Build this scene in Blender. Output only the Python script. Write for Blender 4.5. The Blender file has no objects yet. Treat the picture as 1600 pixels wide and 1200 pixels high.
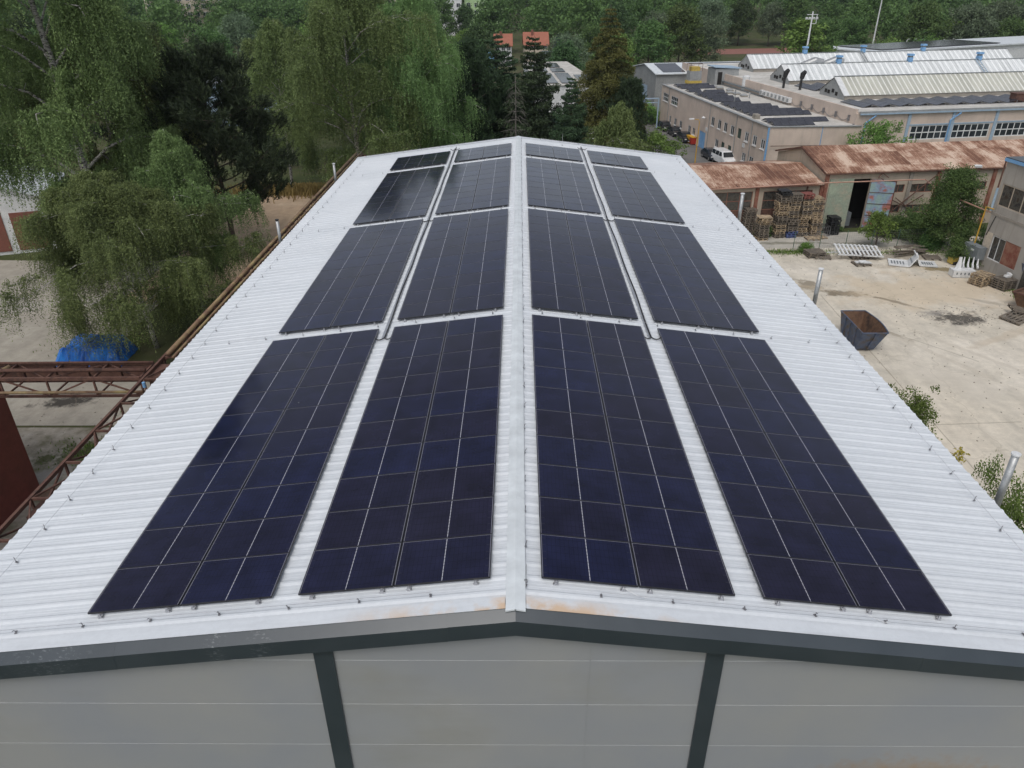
import bpy, math, random
import numpy as np
from mathutils import Vector, Matrix, Euler
rad = math.radians
S = bpy.context.scene
COL = S.collection

# ------------------------------------------------------------------ camera
cam_d = bpy.data.cameras.new('camera'); cam = bpy.data.objects.new('camera', cam_d); COL.objects.link(cam)
S.camera = cam
cam_d.sensor_fit = 'HORIZONTAL'; cam_d.sensor_width = 36.0; cam_d.lens = 1149.48 / 1600 * 36.0
cam_d.clip_start = 0.1; cam_d.clip_end = 3000
def cam_axes(pitch, yaw, roll):
    F = Vector((math.sin(yaw)*math.cos(pitch), math.cos(yaw)*math.cos(pitch), -math.sin(pitch)))
    R = F.cross(Vector((0, 0, 1))).normalized(); U = R.cross(F)
    R2 = R*math.cos(roll) + U*math.sin(roll); U2 = U*math.cos(roll) - R*math.sin(roll)
    return F, R2, U2
F_, R_, U_ = cam_axes(rad(28.797), rad(-0.721), rad(-0.434))
M = Matrix((R_, U_, -F_)).transposed().to_4x4(); M.translation = Vector((0.081, 0.0, 21.0))
cam.matrix_world = M

# ------------------------------------------------------------------ world, sun, exposure
W = bpy.data.worlds.new('World'); S.world = W; W.use_nodes = True
nt = W.node_tree; nt.nodes.clear()
n_out = nt.nodes.new('ShaderNodeOutputWorld'); n_bg = nt.nodes.new('ShaderNodeBackground')
n_sky = nt.nodes.new('ShaderNodeTexSky'); n_sky.sky_type = 'NISHITA'; n_sky.sun_disc = False
SUN_EL, SUN_ROT = rad(58), rad(200)
n_sky.sun_elevation = SUN_EL; n_sky.sun_rotation = SUN_ROT; n_sky.air_density = 1.0; n_sky.dust_density = 3.0; n_sky.ozone_density = 1.0
n_hs = nt.nodes.new('ShaderNodeHueSaturation'); n_hs.inputs['Saturation'].default_value = 0.42
nt.links.new(n_sky.outputs[0], n_hs.inputs['Color'])
# broken cloud cover: soft patches of brighter and darker sky
n_tc = nt.nodes.new('ShaderNodeTexCoord'); n_mp = nt.nodes.new('ShaderNodeMapping'); n_mp.inputs['Scale'].default_value = (2.0, 2.0, 5.0)
n_ns = nt.nodes.new('ShaderNodeTexNoise'); n_ns.inputs['Scale'].default_value = 1.4; n_ns.inputs['Detail'].default_value = 5
n_rp = nt.nodes.new('ShaderNodeMapRange'); n_rp.inputs['From Min'].default_value = .3; n_rp.inputs['From Max'].default_value = .7
n_rp.inputs['To Min'].default_value = .68; n_rp.inputs['To Max'].default_value = 1.32
n_mx = nt.nodes.new('ShaderNodeVectorMath'); n_mx.operation = 'SCALE'
nt.links.new(n_tc.outputs['Generated'], n_mp.inputs[0]); nt.links.new(n_mp.outputs[0], n_ns.inputs['Vector'])
nt.links.new(n_ns.outputs['Fac'], n_rp.inputs['Value'])
nt.links.new(n_hs.outputs[0], n_mx.inputs[0]); nt.links.new(n_rp.outputs[0], n_mx.inputs['Scale'])
nt.links.new(n_mx.outputs[0], n_bg.inputs['Color']); n_bg.inputs['Strength'].default_value = 0.13
nt.links.new(n_bg.outputs[0], n_out.inputs['Surface'])
sun_d = bpy.data.lights.new('sun', 'SUN'); sun = bpy.data.objects.new('sun', sun_d); COL.objects.link(sun)
sun_d.energy = 0.8; sun_d.angle = rad(25); sun_d.color = (1.0, 0.97, 0.92)
sdir = Vector((math.sin(SUN_ROT)*math.cos(SUN_EL), math.cos(SUN_ROT)*math.cos(SUN_EL), math.sin(SUN_EL)))
sun.rotation_euler = sdir.to_track_quat('Z', 'Y').to_euler(); sun.location = (0, 0, 60)
S.view_settings.view_transform = 'Standard'; S.view_settings.look = 'None'; S.view_settings.gamma = 1; S.view_settings.exposure = 0.16

# ------------------------------------------------------------------ helpers
def tag(o, label=None, cat=None, group=None, kind=None):
    if label: o['label'] = label
    if cat: o['category'] = cat
    if group: o['group'] = group
    if kind: o['kind'] = kind
    return o
def empty(name, loc=(0, 0, 0), rz=0.0, label=None, cat=None, group=None, kind=None):
    o = bpy.data.objects.new(name, None); COL.objects.link(o); o.location = loc; o.rotation_euler = (0, 0, rz)
    o.empty_display_size = .2
    return tag(o, label, cat, group, kind)
def copy_tree(o, parent=None):
    c = o.copy(); COL.objects.link(c)
    if parent is not None: c.parent = parent
    for ch in list(o.children):
        if ch != c: copy_tree(ch, c)
    return c
class MB:
    def __init__(s): s.v = []; s.f = []
    def add(s, vs, fs):
        b = len(s.v); s.v += [tuple(p) for p in vs]; s.f += [tuple(i + b for i in f) for f in fs]; return s
    def box(s, x0, y0, z0, x1, y1, z1):
        return s.add([(x0,y0,z0),(x1,y0,z0),(x1,y1,z0),(x0,y1,z0),(x0,y0,z1),(x1,y0,z1),(x1,y1,z1),(x0,y1,z1)],
                     [(0,3,2,1),(4,5,6,7),(0,1,5,4),(1,2,6,5),(2,3,7,6),(3,0,4,7)])
    def obox(s, c, sz, e=(0,0,0)):
        R = Euler(e).to_matrix(); c = Vector(c); hx, hy, hz = sz[0]/2, sz[1]/2, sz[2]/2
        vs = [c + R @ Vector((a*hx, b*hy, d*hz)) for d in (-1,1) for a,b in ((-1,-1),(1,-1),(1,1),(-1,1))]
        return s.add(vs, [(0,3,2,1),(4,5,6,7),(0,1,5,4),(1,2,6,5),(2,3,7,6),(3,0,4,7)])
    def prism(s, pts, z0, z1):
        n = len(pts); vs = [(p[0],p[1],z0) for p in pts] + [(p[0],p[1],z1) for p in pts]
        return s.add(vs, [tuple(range(n-1,-1,-1)), tuple(range(n,2*n))] + [(i,(i+1)%n,n+(i+1)%n,n+i) for i in range(n)])
    def loft(s, a, b, cap=True):
        n = len(a); f = [(i,(i+1)%n,n+(i+1)%n,n+i) for i in range(n)]
        if cap: f += [tuple(range(n-1,-1,-1)), tuple(range(n,2*n))]
        return s.add(list(a)+list(b), f)
    def tube(s, pts, r, n=8, cap=True):
        pts = [Vector(p) for p in pts]
        if not hasattr(r, '__len__'): r = [r]*len(pts)
        b = len(s.v); prev = None
        for i, p in enumerate(pts):
            d = (pts[min(i+1,len(pts)-1)] - pts[max(i-1,0)])
            d = d.normalized() if d.length > 1e-9 else Vector((0,0,1))
            if prev is None:
                a = d.cross(Vector((0,0,1)) if abs(d.z) < .95 else Vector((1,0,0))).normalized()
            else: a = (prev - d*prev.dot(d)).normalized()
            prev = a; c = d.cross(a)
            for k in range(n):
                t = 2*math.pi*k/n; s.v.append(tuple(p + (a*math.cos(t) + c*math.sin(t))*r[i]))
        for i in range(len(pts)-1):
            for k in range(n):
                s.f.append((b+i*n+k, b+i*n+(k+1)%n, b+(i+1)*n+(k+1)%n, b+(i+1)*n+k))
        if cap:
            s.f.append(tuple(b+k for k in range(n-1,-1,-1))); e = b+(len(pts)-1)*n; s.f.append(tuple(e+k for k in range(n)))
        return s
    def bar(s, p, q, w, h=None, up=(0,0,1)):
        h = h or w; p = Vector(p); q = Vector(q); d = (q-p).normalized(); u = Vector(up)
        if abs(d.dot(u)) > .95: u = Vector((1,0,0))
        a = d.cross(u).normalized(); u = a.cross(d)
        A = [p+a*x*w/2+u*y*h/2 for x,y in ((-1,-1),(1,-1),(1,1),(-1,1))]; B = [q+a*x*w/2+u*y*h/2 for x,y in ((-1,-1),(1,-1),(1,1),(-1,1))]
        return s.loft(A, B)
    def mesh(s, name, smooth=False):
        me = bpy.data.meshes.new(name); me.from_pydata(s.v, [], s.f); me.update()
        if smooth: me.polygons.foreach_set('use_smooth', [True]*len(me.polygons))
        return me
    def build(s, name, m, parent=None, smooth=False, **kw):
        me = s.mesh(name, smooth); me.materials.append(m)
        o = bpy.data.objects.new(name, me); COL.objects.link(o)
        if parent is not None: o.parent = parent
        tag(o, kw.get('label'), kw.get('cat'), kw.get('group'), kw.get('kind'))
        if 'loc' in kw: o.location = kw['loc']
        if 'rot' in kw: o.rotation_euler = kw['rot']
        return o
def quads_mesh(name, P, shade, m):
    """P: (N,4,3) array of leaf quads; shade: (N,) per-leaf value"""
    n = len(P); me = bpy.data.meshes.new(name)
    me.vertices.add(n*4); me.vertices.foreach_set('co', P.reshape(-1).astype(np.float32))
    me.loops.add(n*4); me.loops.foreach_set('vertex_index', np.arange(n*4, dtype=np.int32))
    me.polygons.add(n); me.polygons.foreach_set('loop_start', np.arange(0, n*4, 4, dtype=np.int32))
    me.update(calc_edges=True)
    at = me.attributes.new('leaf', 'FLOAT', 'FACE'); at.data.foreach_set('value', shade.astype(np.float32))
    me.materials.append(m); return me

# ------------------------------------------------------------------ materials
def newmat(name):
    m = bpy.data.materials.new(name); m.use_nodes = True; nt = m.node_tree
    return m, nt, nt.nodes['Principled BSDF']
def L(nt, a, b): nt.links.new(a, b)
def N(nt, t, **kw):
    n = nt.nodes.new('ShaderNode'+t)
    for k, v in kw.items():
        if k in n.inputs: n.inputs[k].default_value = v
        else: setattr(n, k, v)
    return n
def ramp(nt, src, stops):
    r = nt.nodes.new('ShaderNodeValToRGB'); e = r.color_ramp.elements
    while len(e) < len(stops): e.new(.5)
    for i, (p, c) in enumerate(stops):
        e[i].position = p; e[i].color = (*c, 1) if hasattr(c, '__len__') else (c, c, c, 1)
    L(nt, src, r.inputs[0]); return r.outputs[0]
def mixc(nt, fac, a, b, mode='MIX'):
    n = nt.nodes.new('ShaderNodeMix'); n.data_type = 'RGBA'; n.blend_type = mode
    for sock, v in ((n.inputs[0], fac), (n.inputs[6], a), (n.inputs[7], b)):
        if isinstance(v, bpy.types.NodeSocket): L(nt, v, sock)
        elif hasattr(v, '__len__'): sock.default_value = (*v, 1)
        else: sock.default_value = v if sock == n.inputs[0] else (v, v, v, 1)
    return n.outputs[2]
def mth(nt, op, a, b=0.0, c=0.0):
    n = nt.nodes.new('ShaderNodeMath'); n.operation = op
    for i, v in enumerate((a, b, c)):
        if isinstance(v, bpy.types.NodeSocket): L(nt, v, n.inputs[i])
        else: n.inputs[i].default_value = v
    return n.outputs[0]
def coords(nt, scale=(1,1,1), world=False, rot=(0,0,0)):
    if world: src = N(nt, 'NewGeometry').outputs['Position']
    else:
        tc = N(nt, 'TexCoord'); oi = N(nt, 'ObjectInfo'); ad = N(nt, 'VectorMath'); ad.operation = 'MULTIPLY_ADD'
        L(nt, oi.outputs['Random'], ad.inputs[0]); ad.inputs[1].default_value = (37., 19., 11.); L(nt, tc.outputs['Object'], ad.inputs[2])
        src = ad.outputs[0]
    mp = N(nt, 'Mapping'); mp.inputs['Scale'].default_value = scale; mp.inputs['Rotation'].default_value = rot
    L(nt, src, mp.inputs[0]); return mp.outputs[0]
def noise(nt, vec, scale, detail=5, rough=.6):
    n = N(nt, 'TexNoise'); n.inputs['Scale'].default_value = scale; n.inputs['Detail'].default_value = detail
    n.inputs['Roughness'].default_value = rough; L(nt, vec, n.inputs['Vector']); return n.outputs['Fac']
def bumpn(nt, bsdf, h, strength=.3, dist=.02):
    b = N(nt, 'Bump'); b.inputs['Strength'].default_value = strength; b.inputs['Distance'].default_value = dist
    L(nt, h, b.inputs['Height']); L(nt, b.outputs[0], bsdf.inputs['Normal'])
def pm(name, c1, c2=None, scale=2.0, rough=.7, metallic=0.0, bump=0.0, stretch=(1,1,1), c3=None, world=False, lo=.35, hi=.65, spec=None, rot=(0,0,0)):
    m, nt, b = newmat(name)
    b.inputs['Roughness'].default_value = rough; b.inputs['Metallic'].default_value = metallic
    if spec is not None: b.inputs['Specular IOR Level'].default_value = spec
    c2 = c2 or tuple(x*.8 for x in c1)
    v = coords(nt, stretch, world, rot); f = noise(nt, v, scale)
    st = [(lo, c1), (hi, c2)]
    if c3: st = [(lo, c1), ((lo+hi)/2, c2), (hi, c3)]
    c = ramp(nt, f, st); f2 = noise(nt, v, scale*7, 4)
    c = mixc(nt, 1.0, c, ramp(nt, f2, [(.3, .82), (.7, 1.08)]), 'MULTIPLY')
    L(nt, c, b.inputs['Base Color'])
    if bump: bumpn(nt, b, f2, bump)
    return m

def mat_roof():
    m, nt, b = newmat('roof_sheet'); b.inputs['Roughness'].default_value = .42
    v = coords(nt, (1, 1, 1), True)
    f = noise(nt, v, .35, 6); g = noise(nt, v, 9, 4)
    c = ramp(nt, f, [(.3, (.63, .665, .70)), (.7, (.69, .72, .75))])
    c = mixc(nt, 1.0, c, ramp(nt, g, [(.25, .93), (.6, 1.0)]), 'MULTIPLY')
    sp0 = N(nt, 'SeparateXYZ'); L(nt, coords(nt, world=True), sp0.inputs[0]); w0 = N(nt, 'TexWhiteNoise'); w0.noise_dimensions = '1D'; L(nt, mth(nt, 'FLOOR', mth(nt, 'DIVIDE', mth(nt, 'SUBTRACT', sp0.outputs[1], 9.02), 1.05)), w0.inputs['W'])
    c = mixc(nt, 1.0, c, ramp(nt, w0.outputs['Value'], [(0., .955), (1., 1.0)]), 'MULTIPLY')
    # faint dirt drawn out down the slope
    v2 = coords(nt, (.35, 3.5, 1), True); s = noise(nt, v2, 2.2, 5)
    c = mixc(nt, 1.0, c, ramp(nt, s, [(.3, .92), (.55, 1.0)]), 'MULTIPLY')
    vo = N(nt, 'TexVoronoi'); vo.inputs['Scale'].default_value = 1.3; L(nt, coords(nt, (1,1,1), True), vo.inputs['Vector']); c = mixc(nt, mth(nt, 'MULTIPLY', mth(nt, 'LESS_THAN', vo.outputs['Distance'], .022), .6), c, (.25,.24,.21))
    # rust creeping in along the near verge, close to the ridge
    sp = N(nt, 'SeparateXYZ'); L(nt, coords(nt, world=True), sp.inputs[0])
    near = mth(nt, 'SUBTRACT', 1.0, mth(nt, 'DIVIDE', mth(nt, 'SUBTRACT', sp.outputs[1], 8.95), .40)); near = mth(nt, 'MAXIMUM', near, 0)
    wid = mth(nt, 'MAXIMUM', mth(nt, 'SUBTRACT', 1.0, mth(nt, 'DIVIDE', mth(nt, 'ABSOLUTE', sp.outputs[0]), 3.2)), 0)
    rn = ramp(nt, noise(nt, coords(nt, (1, 1, 1), True), 1.7, 5), [(.42, 0.), (.62, 1.)])
    k = mth(nt, 'MULTIPLY', mth(nt, 'MULTIPLY', near, wid), rn); k = mth(nt, 'MINIMUM', mth(nt, 'MULTIPLY', k, 1.3), .7)
    c = mixc(nt, k, c, (.62, .38, .17)); L(nt, c, b.inputs['Base Color'])
    bumpn(nt, b, g, .05, .01); return m
def mat_flash():
    m, nt, b = newmat('anthracite_flashing'); b.inputs['Roughness'].default_value = .34; b.inputs['Specular IOR Level'].default_value = .7
    P = coords(nt, (1,1,1), True); c = ramp(nt, noise(nt, P, 1.0, 4), [(.35, (.030,.041,.050)), (.65, (.040,.052,.062))]); sp = N(nt, 'SeparateXYZ'); L(nt, P, sp.inputs[0])
    for (x, rx) in ((-4.35, .30), (-5.15, .22), (-8.1, .9), (-9.4, .5)):
        dx = mth(nt, 'ABSOLUTE', mth(nt, 'DIVIDE', mth(nt, 'SUBTRACT', sp.outputs[0], x), rx)); k = mth(nt, 'MAXIMUM', mth(nt, 'SUBTRACT', 1.0, dx), 0.0)
        sc = ramp(nt, noise(nt, coords(nt, (2, 2, 9), True), 4.5, 6, .7), [(.55, 0.), (.62, 1.)]); c = mixc(nt, mth(nt, 'MULTIPLY', mth(nt, 'MULTIPLY', k, sc), .6), c, (.22,.24,.25))
    L(nt, c, b.inputs['Base Color']); return m
def mat_panel():
    m, nt, b = newmat('solar_glass')
    tc = N(nt, 'TexCoord'); sp = N(nt, 'SeparateXYZ'); L(nt, tc.outputs['Object'], sp.inputs[0])
    x, y = sp.outputs[0], sp.outputs[1]
    ax, ay = mth(nt, 'ABSOLUTE', x), mth(nt, 'ABSOLUTE', y)
    oi = N(nt, 'ObjectInfo')
    base = mixc(nt, oi.outputs['Random'], (.0090, .0115, .038), (.0115, .0108, .026))
    v = coords(nt); cl = noise(nt, v, 1.6, 3)
    base = mixc(nt, 1.0, base, ramp(nt, cl, [(.3, .7), (.7, 1.35)]), 'MULTIPLY')
    # busbar streaks across each cell, very faint
    fr = mth(nt, 'FRACT', mth(nt, 'MULTIPLY', y, 60.)); bus = mth(nt, 'LESS_THAN', fr, .12)
    base = mixc(nt, mth(nt, 'MULTIPLY', bus, .10), base, (.10, .10, .14))
    # cell gaps
    gx = mth(nt, 'LESS_THAN', mth(nt, 'FRACT', mth(nt, 'MULTIPLY', ax, 12.2)), .035)
    gy = mth(nt, 'LESS_THAN', mth(nt, 'FRACT', mth(nt, 'ADD', mth(nt, 'MULTIPLY', ay, 5.45), .5)), .022)
    base = mixc(nt, mth(nt, 'MAXIMUM', gx, gy), base, (.004, .004, .006))
    # light gaps: half-cell seam (dotted), the two short ends, thin long edges
    mid = mth(nt, 'LESS_THAN', ax, .0065)
    dot = mth(nt, 'GREATER_THAN', mth(nt, 'FRACT', mth(nt, 'MULTIPLY', y, 11.)), .10)
    mid = mth(nt, 'MULTIPLY', mid, dot)
    end = mth(nt, 'MULTIPLY', mth(nt, 'GREATER_THAN', ax, .8335), mth(nt, 'LESS_THAN', ax, .8455))
    lng = mth(nt, 'MULTIPLY', mth(nt, 'GREATER_THAN', ay, .5520), mth(nt, 'LESS_THAN', ay, .5580))
    tick = mth(nt, 'MULTIPLY', mth(nt, 'GREATER_THAN', ax, .765), mth(nt, 'LESS_THAN', mth(nt, 'FRACT', mth(nt, 'ADD', mth(nt, 'MULTIPLY', y, 5.45), .5)), .05))
    ticks = mth(nt, 'MULTIPLY', tick, .05)
    k = mth(nt, 'MAXIMUM', mth(nt, 'MAXIMUM', mth(nt, 'MULTIPLY', mid, .72), mth(nt, 'MULTIPLY', end, .28)), mth(nt, 'MAXIMUM', mth(nt, 'MULTIPLY', mth(nt, 'MULTIPLY', lng, mth(nt, 'GREATER_THAN', y, 0)), .45), ticks))
    inside = mth(nt, 'LESS_THAN', ay, .558); k = mth(nt, 'MULTIPLY', k, inside)
    c = mixc(nt, k, base, (.62, .62, .68)); L(nt, c, b.inputs['Base Color'])
    vd = N(nt, 'TexVoronoi'); vd.inputs['Scale'].default_value = .85; L(nt, coords(nt, (1,1,1), True), vd.inputs['Vector']); c = mixc(nt, mth(nt, 'MULTIPLY', mth(nt, 'LESS_THAN', vd.outputs['Distance'], .012), .6), c, (.5,.5,.48)); L(nt, c, b.inputs['Base Color'])
    dust = ramp(nt, noise(nt, coords(nt, (1,1,1), True), .6, 6), [(.3, .09), (.7, .16)])
    L(nt, dust, b.inputs['Roughness']); b.inputs['IOR'].default_value = 1.31
    w = noise(nt, coords(nt, (1,1,1), True), 1.1, 2); bumpn(nt, b, w, .035, .05)
    return m
def mat_leaf(name, c1, c2, trans=.25, hue=.05):
    m, nt, b = newmat(name); b.inputs['Roughness'].default_value = .65; b.inputs['Specular IOR Level'].default_value = .25
    at = N(nt, 'Attribute'); at.attribute_name = 'leaf'
    c = ramp(nt, at.outputs['Fac'], [(0., c1), (1., c2)])
    oi = N(nt, 'ObjectInfo'); h = N(nt, 'HueSaturation')
    L(nt, mth(nt, 'MULTIPLY_ADD', oi.outputs['Random'], hue, .5-hue*.5), h.inputs['Hue'])
    L(nt, mth(nt, 'MULTIPLY_ADD', oi.outputs['Random'], .5, .75), h.inputs['Value']); L(nt, c, h.inputs['Color'])
    L(nt, h.outputs[0], b.inputs['Base Color'])
    tr = N(nt, 'BsdfTranslucent'); L(nt, h.outputs[0], tr.inputs['Color'])
    mx = N(nt, 'MixShader'); mx.inputs[0].default_value = trans; out = nt.nodes['Material Output']
    L(nt, b.outputs[0], mx.inputs[1]); L(nt, tr.outputs[0], mx.inputs[2]); L(nt, mx.outputs[0], out.inputs['Surface'])
    return m
def mat_bark_birch():
    m, nt, b = newmat('birch_bark'); b.inputs['Roughness'].default_value = .8
    v = coords(nt, (2.5, 2.5, 9)); f = noise(nt, v, 1.5, 5)
    c = ramp(nt, f, [(.40, (.03, .028, .025)), (.50, (.42, .40, .37)), (.8, (.55, .53, .49))]); L(nt, c, b.inputs['Base Color']); return m
def mat_rust(name, sheets=1.05):
    m, nt, b = newmat(name); b.inputs['Roughness'].default_value = .85
    sp = N(nt, 'SeparateXYZ'); L(nt, coords(nt), sp.inputs[0])
    ix = mth(nt, 'FLOOR', mth(nt, 'DIVIDE', sp.outputs[0], sheets)); iy = mth(nt, 'FLOOR', mth(nt, 'DIVIDE', sp.outputs[1], 2.7))
    cb = N(nt, 'CombineXYZ'); L(nt, ix, cb.inputs[0]); L(nt, iy, cb.inputs[1]); wn = N(nt, 'TexWhiteNoise'); wn.noise_dimensions = '2D'; L(nt, cb.outputs[0], wn.inputs['Vector'])
    f = noise(nt, coords(nt, (9., .8, 1)), 1.0, 8, .7); g = noise(nt, coords(nt, (1, .8, 1)), .42, 6, .65); h = noise(nt, coords(nt, (3, 2, 1)), 2.5, 6, .75)
    k = mth(nt, 'ADD', mth(nt, 'MULTIPLY', f, .9), mth(nt, 'ADD', mth(nt, 'MULTIPLY', g, 1.5), mth(nt, 'ADD', mth(nt, 'MULTIPLY', h, .7), mth(nt, 'MULTIPLY', wn.outputs['Value'], .30))))
    k = mth(nt, 'DIVIDE', k, 3.4)
    c = ramp(nt, k, [(.42, (.125, .054, .032)), (.475, (.21, .100, .060)), (.515, (.34, .195, .130)), (.575, (.58, .44, .34))])
    se = mth(nt, 'LESS_THAN', mth(nt, 'FRACT', mth(nt, 'DIVIDE', sp.outputs[0], sheets*.5)), .07); c = mixc(nt, mth(nt, 'MULTIPLY', se, .35), c, (.62, .45, .33))
    L(nt, c, b.inputs['Base Color']); return m
def mat_white_stripes(name, ca, cb, pitch, wid):
    m, nt, b = newmat(name); b.inputs['Roughness'].default_value = .6
    tc = N(nt, 'TexCoord'); sp = N(nt, 'SeparateXYZ'); L(nt, tc.outputs['Object'], sp.inputs[0])
    q = mth(nt, 'DIVIDE', sp.outputs[0], pitch); se = mth(nt, 'LESS_THAN', mth(nt, 'FRACT', q), wid)
    wn = N(nt, 'TexWhiteNoise'); wn.noise_dimensions = '1D'; L(nt, mth(nt, 'FLOOR', mth(nt, 'DIVIDE', q, 2.0)), wn.inputs['W'])
    f = noise(nt, coords(nt, (1.2, .2, 1)), .5, 6); k = mth(nt, 'MULTIPLY_ADD', wn.outputs['Value'], .35, mth(nt, 'MULTIPLY', f, .8))
    base = ramp(nt, k, [(.3, cb), (.75, tuple(min(1, x*1.25) for x in cb))]); c = mixc(nt, se, base, ca)
    st = noise(nt, coords(nt, (6, .3, 1)), 1.0, 5); c = mixc(nt, 1.0, c, ramp(nt, st, [(.3, .82), (.6, 1.02)]), 'MULTIPLY')
    L(nt, c, b.inputs['Base Color']); return m
def stain_mask(nt, P, x, y, rx, ry, ang=0, nscale=.8, amt=.7, lo=.9, hi=.45):
    """1 inside an irregular ellipse on the ground, 0 outside"""
    sp = N(nt, 'SeparateXYZ'); L(nt, P, sp.inputs[0])
    dx = mth(nt, 'SUBTRACT', sp.outputs[0], x); dy = mth(nt, 'SUBTRACT', sp.outputs[1], y); ca, sa = math.cos(ang), math.sin(ang)
    u = mth(nt, 'DIVIDE', mth(nt, 'ADD', mth(nt, 'MULTIPLY', dx, ca), mth(nt, 'MULTIPLY', dy, sa)), rx)
    v = mth(nt, 'DIVIDE', mth(nt, 'SUBTRACT', mth(nt, 'MULTIPLY', dy, ca), mth(nt, 'MULTIPLY', dx, sa)), ry)
    d = mth(nt, 'SQRT', mth(nt, 'ADD', mth(nt, 'MULTIPLY', u, u), mth(nt, 'MULTIPLY', v, v)))
    n = noise(nt, P, nscale, 7, .7); d = mth(nt, 'ADD', d, mth(nt, 'MULTIPLY', mth(nt, 'SUBTRACT', n, .5), amt*4))
    r = N(nt, 'MapRange'); r.inputs['From Min'].default_value = lo; r.inputs['From Max'].default_value = hi; L(nt, d, r.inputs['Value']); return r.outputs[0]
def mat_ground(name, c1, c2, c3, stains, cracks=None, rough=.95, joints=(), ns=.11):
    m, nt, b = newmat(name); b.inputs['Roughness'].default_value = rough; b.inputs['Specular IOR Level'].default_value = .2
    P = N(nt, 'NewGeometry').outputs['Position']
    c = ramp(nt, noise(nt, P, ns, 7, .65), [(.35, c1), (.5, c2), (.65, c3)])
    c = mixc(nt, 1.0, c, ramp(nt, noise(nt, P, 1.3, 8, .75), [(.3, .80), (.6, 1.05)]), 'MULTIPLY')
    mp = N(nt, 'Mapping'); mp.inputs['Scale'].default_value = (.9, .16, 1); mp.inputs['Rotation'].default_value = (0, 0, .75); L(nt, P, mp.inputs[0])
    c = mixc(nt, 1.0, c, ramp(nt, noise(nt, mp.outputs[0], 1.0, 6, .6), [(.3, .86), (.55, 1.0), (.75, 1.07)]), 'MULTIPLY')
    for (x, y, rx, ry, an, col, op, ns) in stains:
        k = stain_mask(nt, P, x, y, rx, ry, an, ns); c = mixc(nt, mth(nt, 'MULTIPLY', k, op), c, col)
    for (x0, y0, x1, y1) in joints:
        sp = N(nt, 'SeparateXYZ'); L(nt, P, sp.inputs[0]); l_ = math.hypot(x1-x0, y1-y0); nx_, ny_ = -(y1-y0)/l_, (x1-x0)/l_
        d = mth(nt, 'ADD', mth(nt, 'MULTIPLY', mth(nt, 'SUBTRACT', sp.outputs[0], x0), nx_), mth(nt, 'MULTIPLY', mth(nt, 'SUBTRACT', sp.outputs[1], y0), ny_)); t_ = mth(nt, 'ADD', mth(nt, 'MULTIPLY', mth(nt, 'SUBTRACT', sp.outputs[0], x0), -ny_*-1), mth(nt, 'MULTIPLY', mth(nt, 'SUBTRACT', sp.outputs[1], y0), -nx_))
        d = mth(nt, 'ADD', d, mth(nt, 'MULTIPLY', mth(nt, 'SUBTRACT', noise(nt, P, 1.5, 4), .5), .12)); k = mth(nt, 'MULTIPLY', mth(nt, 'LESS_THAN', mth(nt, 'ABSOLUTE', d), .035), mth(nt, 'MULTIPLY', mth(nt, 'GREATER_THAN', t_, 0.0), mth(nt, 'LESS_THAN', t_, l_)))
        c = mixc(nt, mth(nt, 'MULTIPLY', k, .5), c, (.20,.17,.12))
    if cracks:
        vo = N(nt, 'TexVoronoi'); vo.feature = 'DISTANCE_TO_EDGE'; vo.inputs['Scale'].default_value = cracks
        dn = N(nt, 'TexNoise'); dn.inputs['Scale'].default_value = .7; L(nt, P, dn.inputs['Vector'])
        ad = N(nt, 'VectorMath'); ad.operation = 'MULTIPLY_ADD'; L(nt, dn.outputs['Color'], ad.inputs[0]); ad.inputs[1].default_value = (1.6,)*3; L(nt, P, ad.inputs[2])
        L(nt, ad.outputs[0], vo.inputs['Vector']); k = mth(nt, 'LESS_THAN', vo.outputs['Distance'], .004)
        c = mixc(nt, mth(nt, 'MULTIPLY', k, .22), c, (.30, .26, .2))
    L(nt, c, b.inputs['Base Color']); bumpn(nt, b, noise(nt, P, 6, 6), .25, .02); return m
def grad_wall(name, c, stain=(.28, .25, .18), rough=.6):
    m, nt, b = newmat(name); b.inputs['Roughness'].default_value = rough
    P = coords(nt, (1, 1, 1), True); f = noise(nt, coords(nt, (3.0, 3.0, .35), True), .8, 6); g = noise(nt, P, .4, 6)
    col = mixc(nt, ramp(nt, f, [(.5, 0.), (.78, .6)]), c, stain)
    col = mixc(nt, 1.0, col, ramp(nt, g, [(.3, .84), (.65, 1.06)]), 'MULTIPLY'); L(nt, col, b.inputs['Base Color'])
    bumpn(nt, b, noise(nt, P, 12, 4), .1, .01); return m

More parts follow.
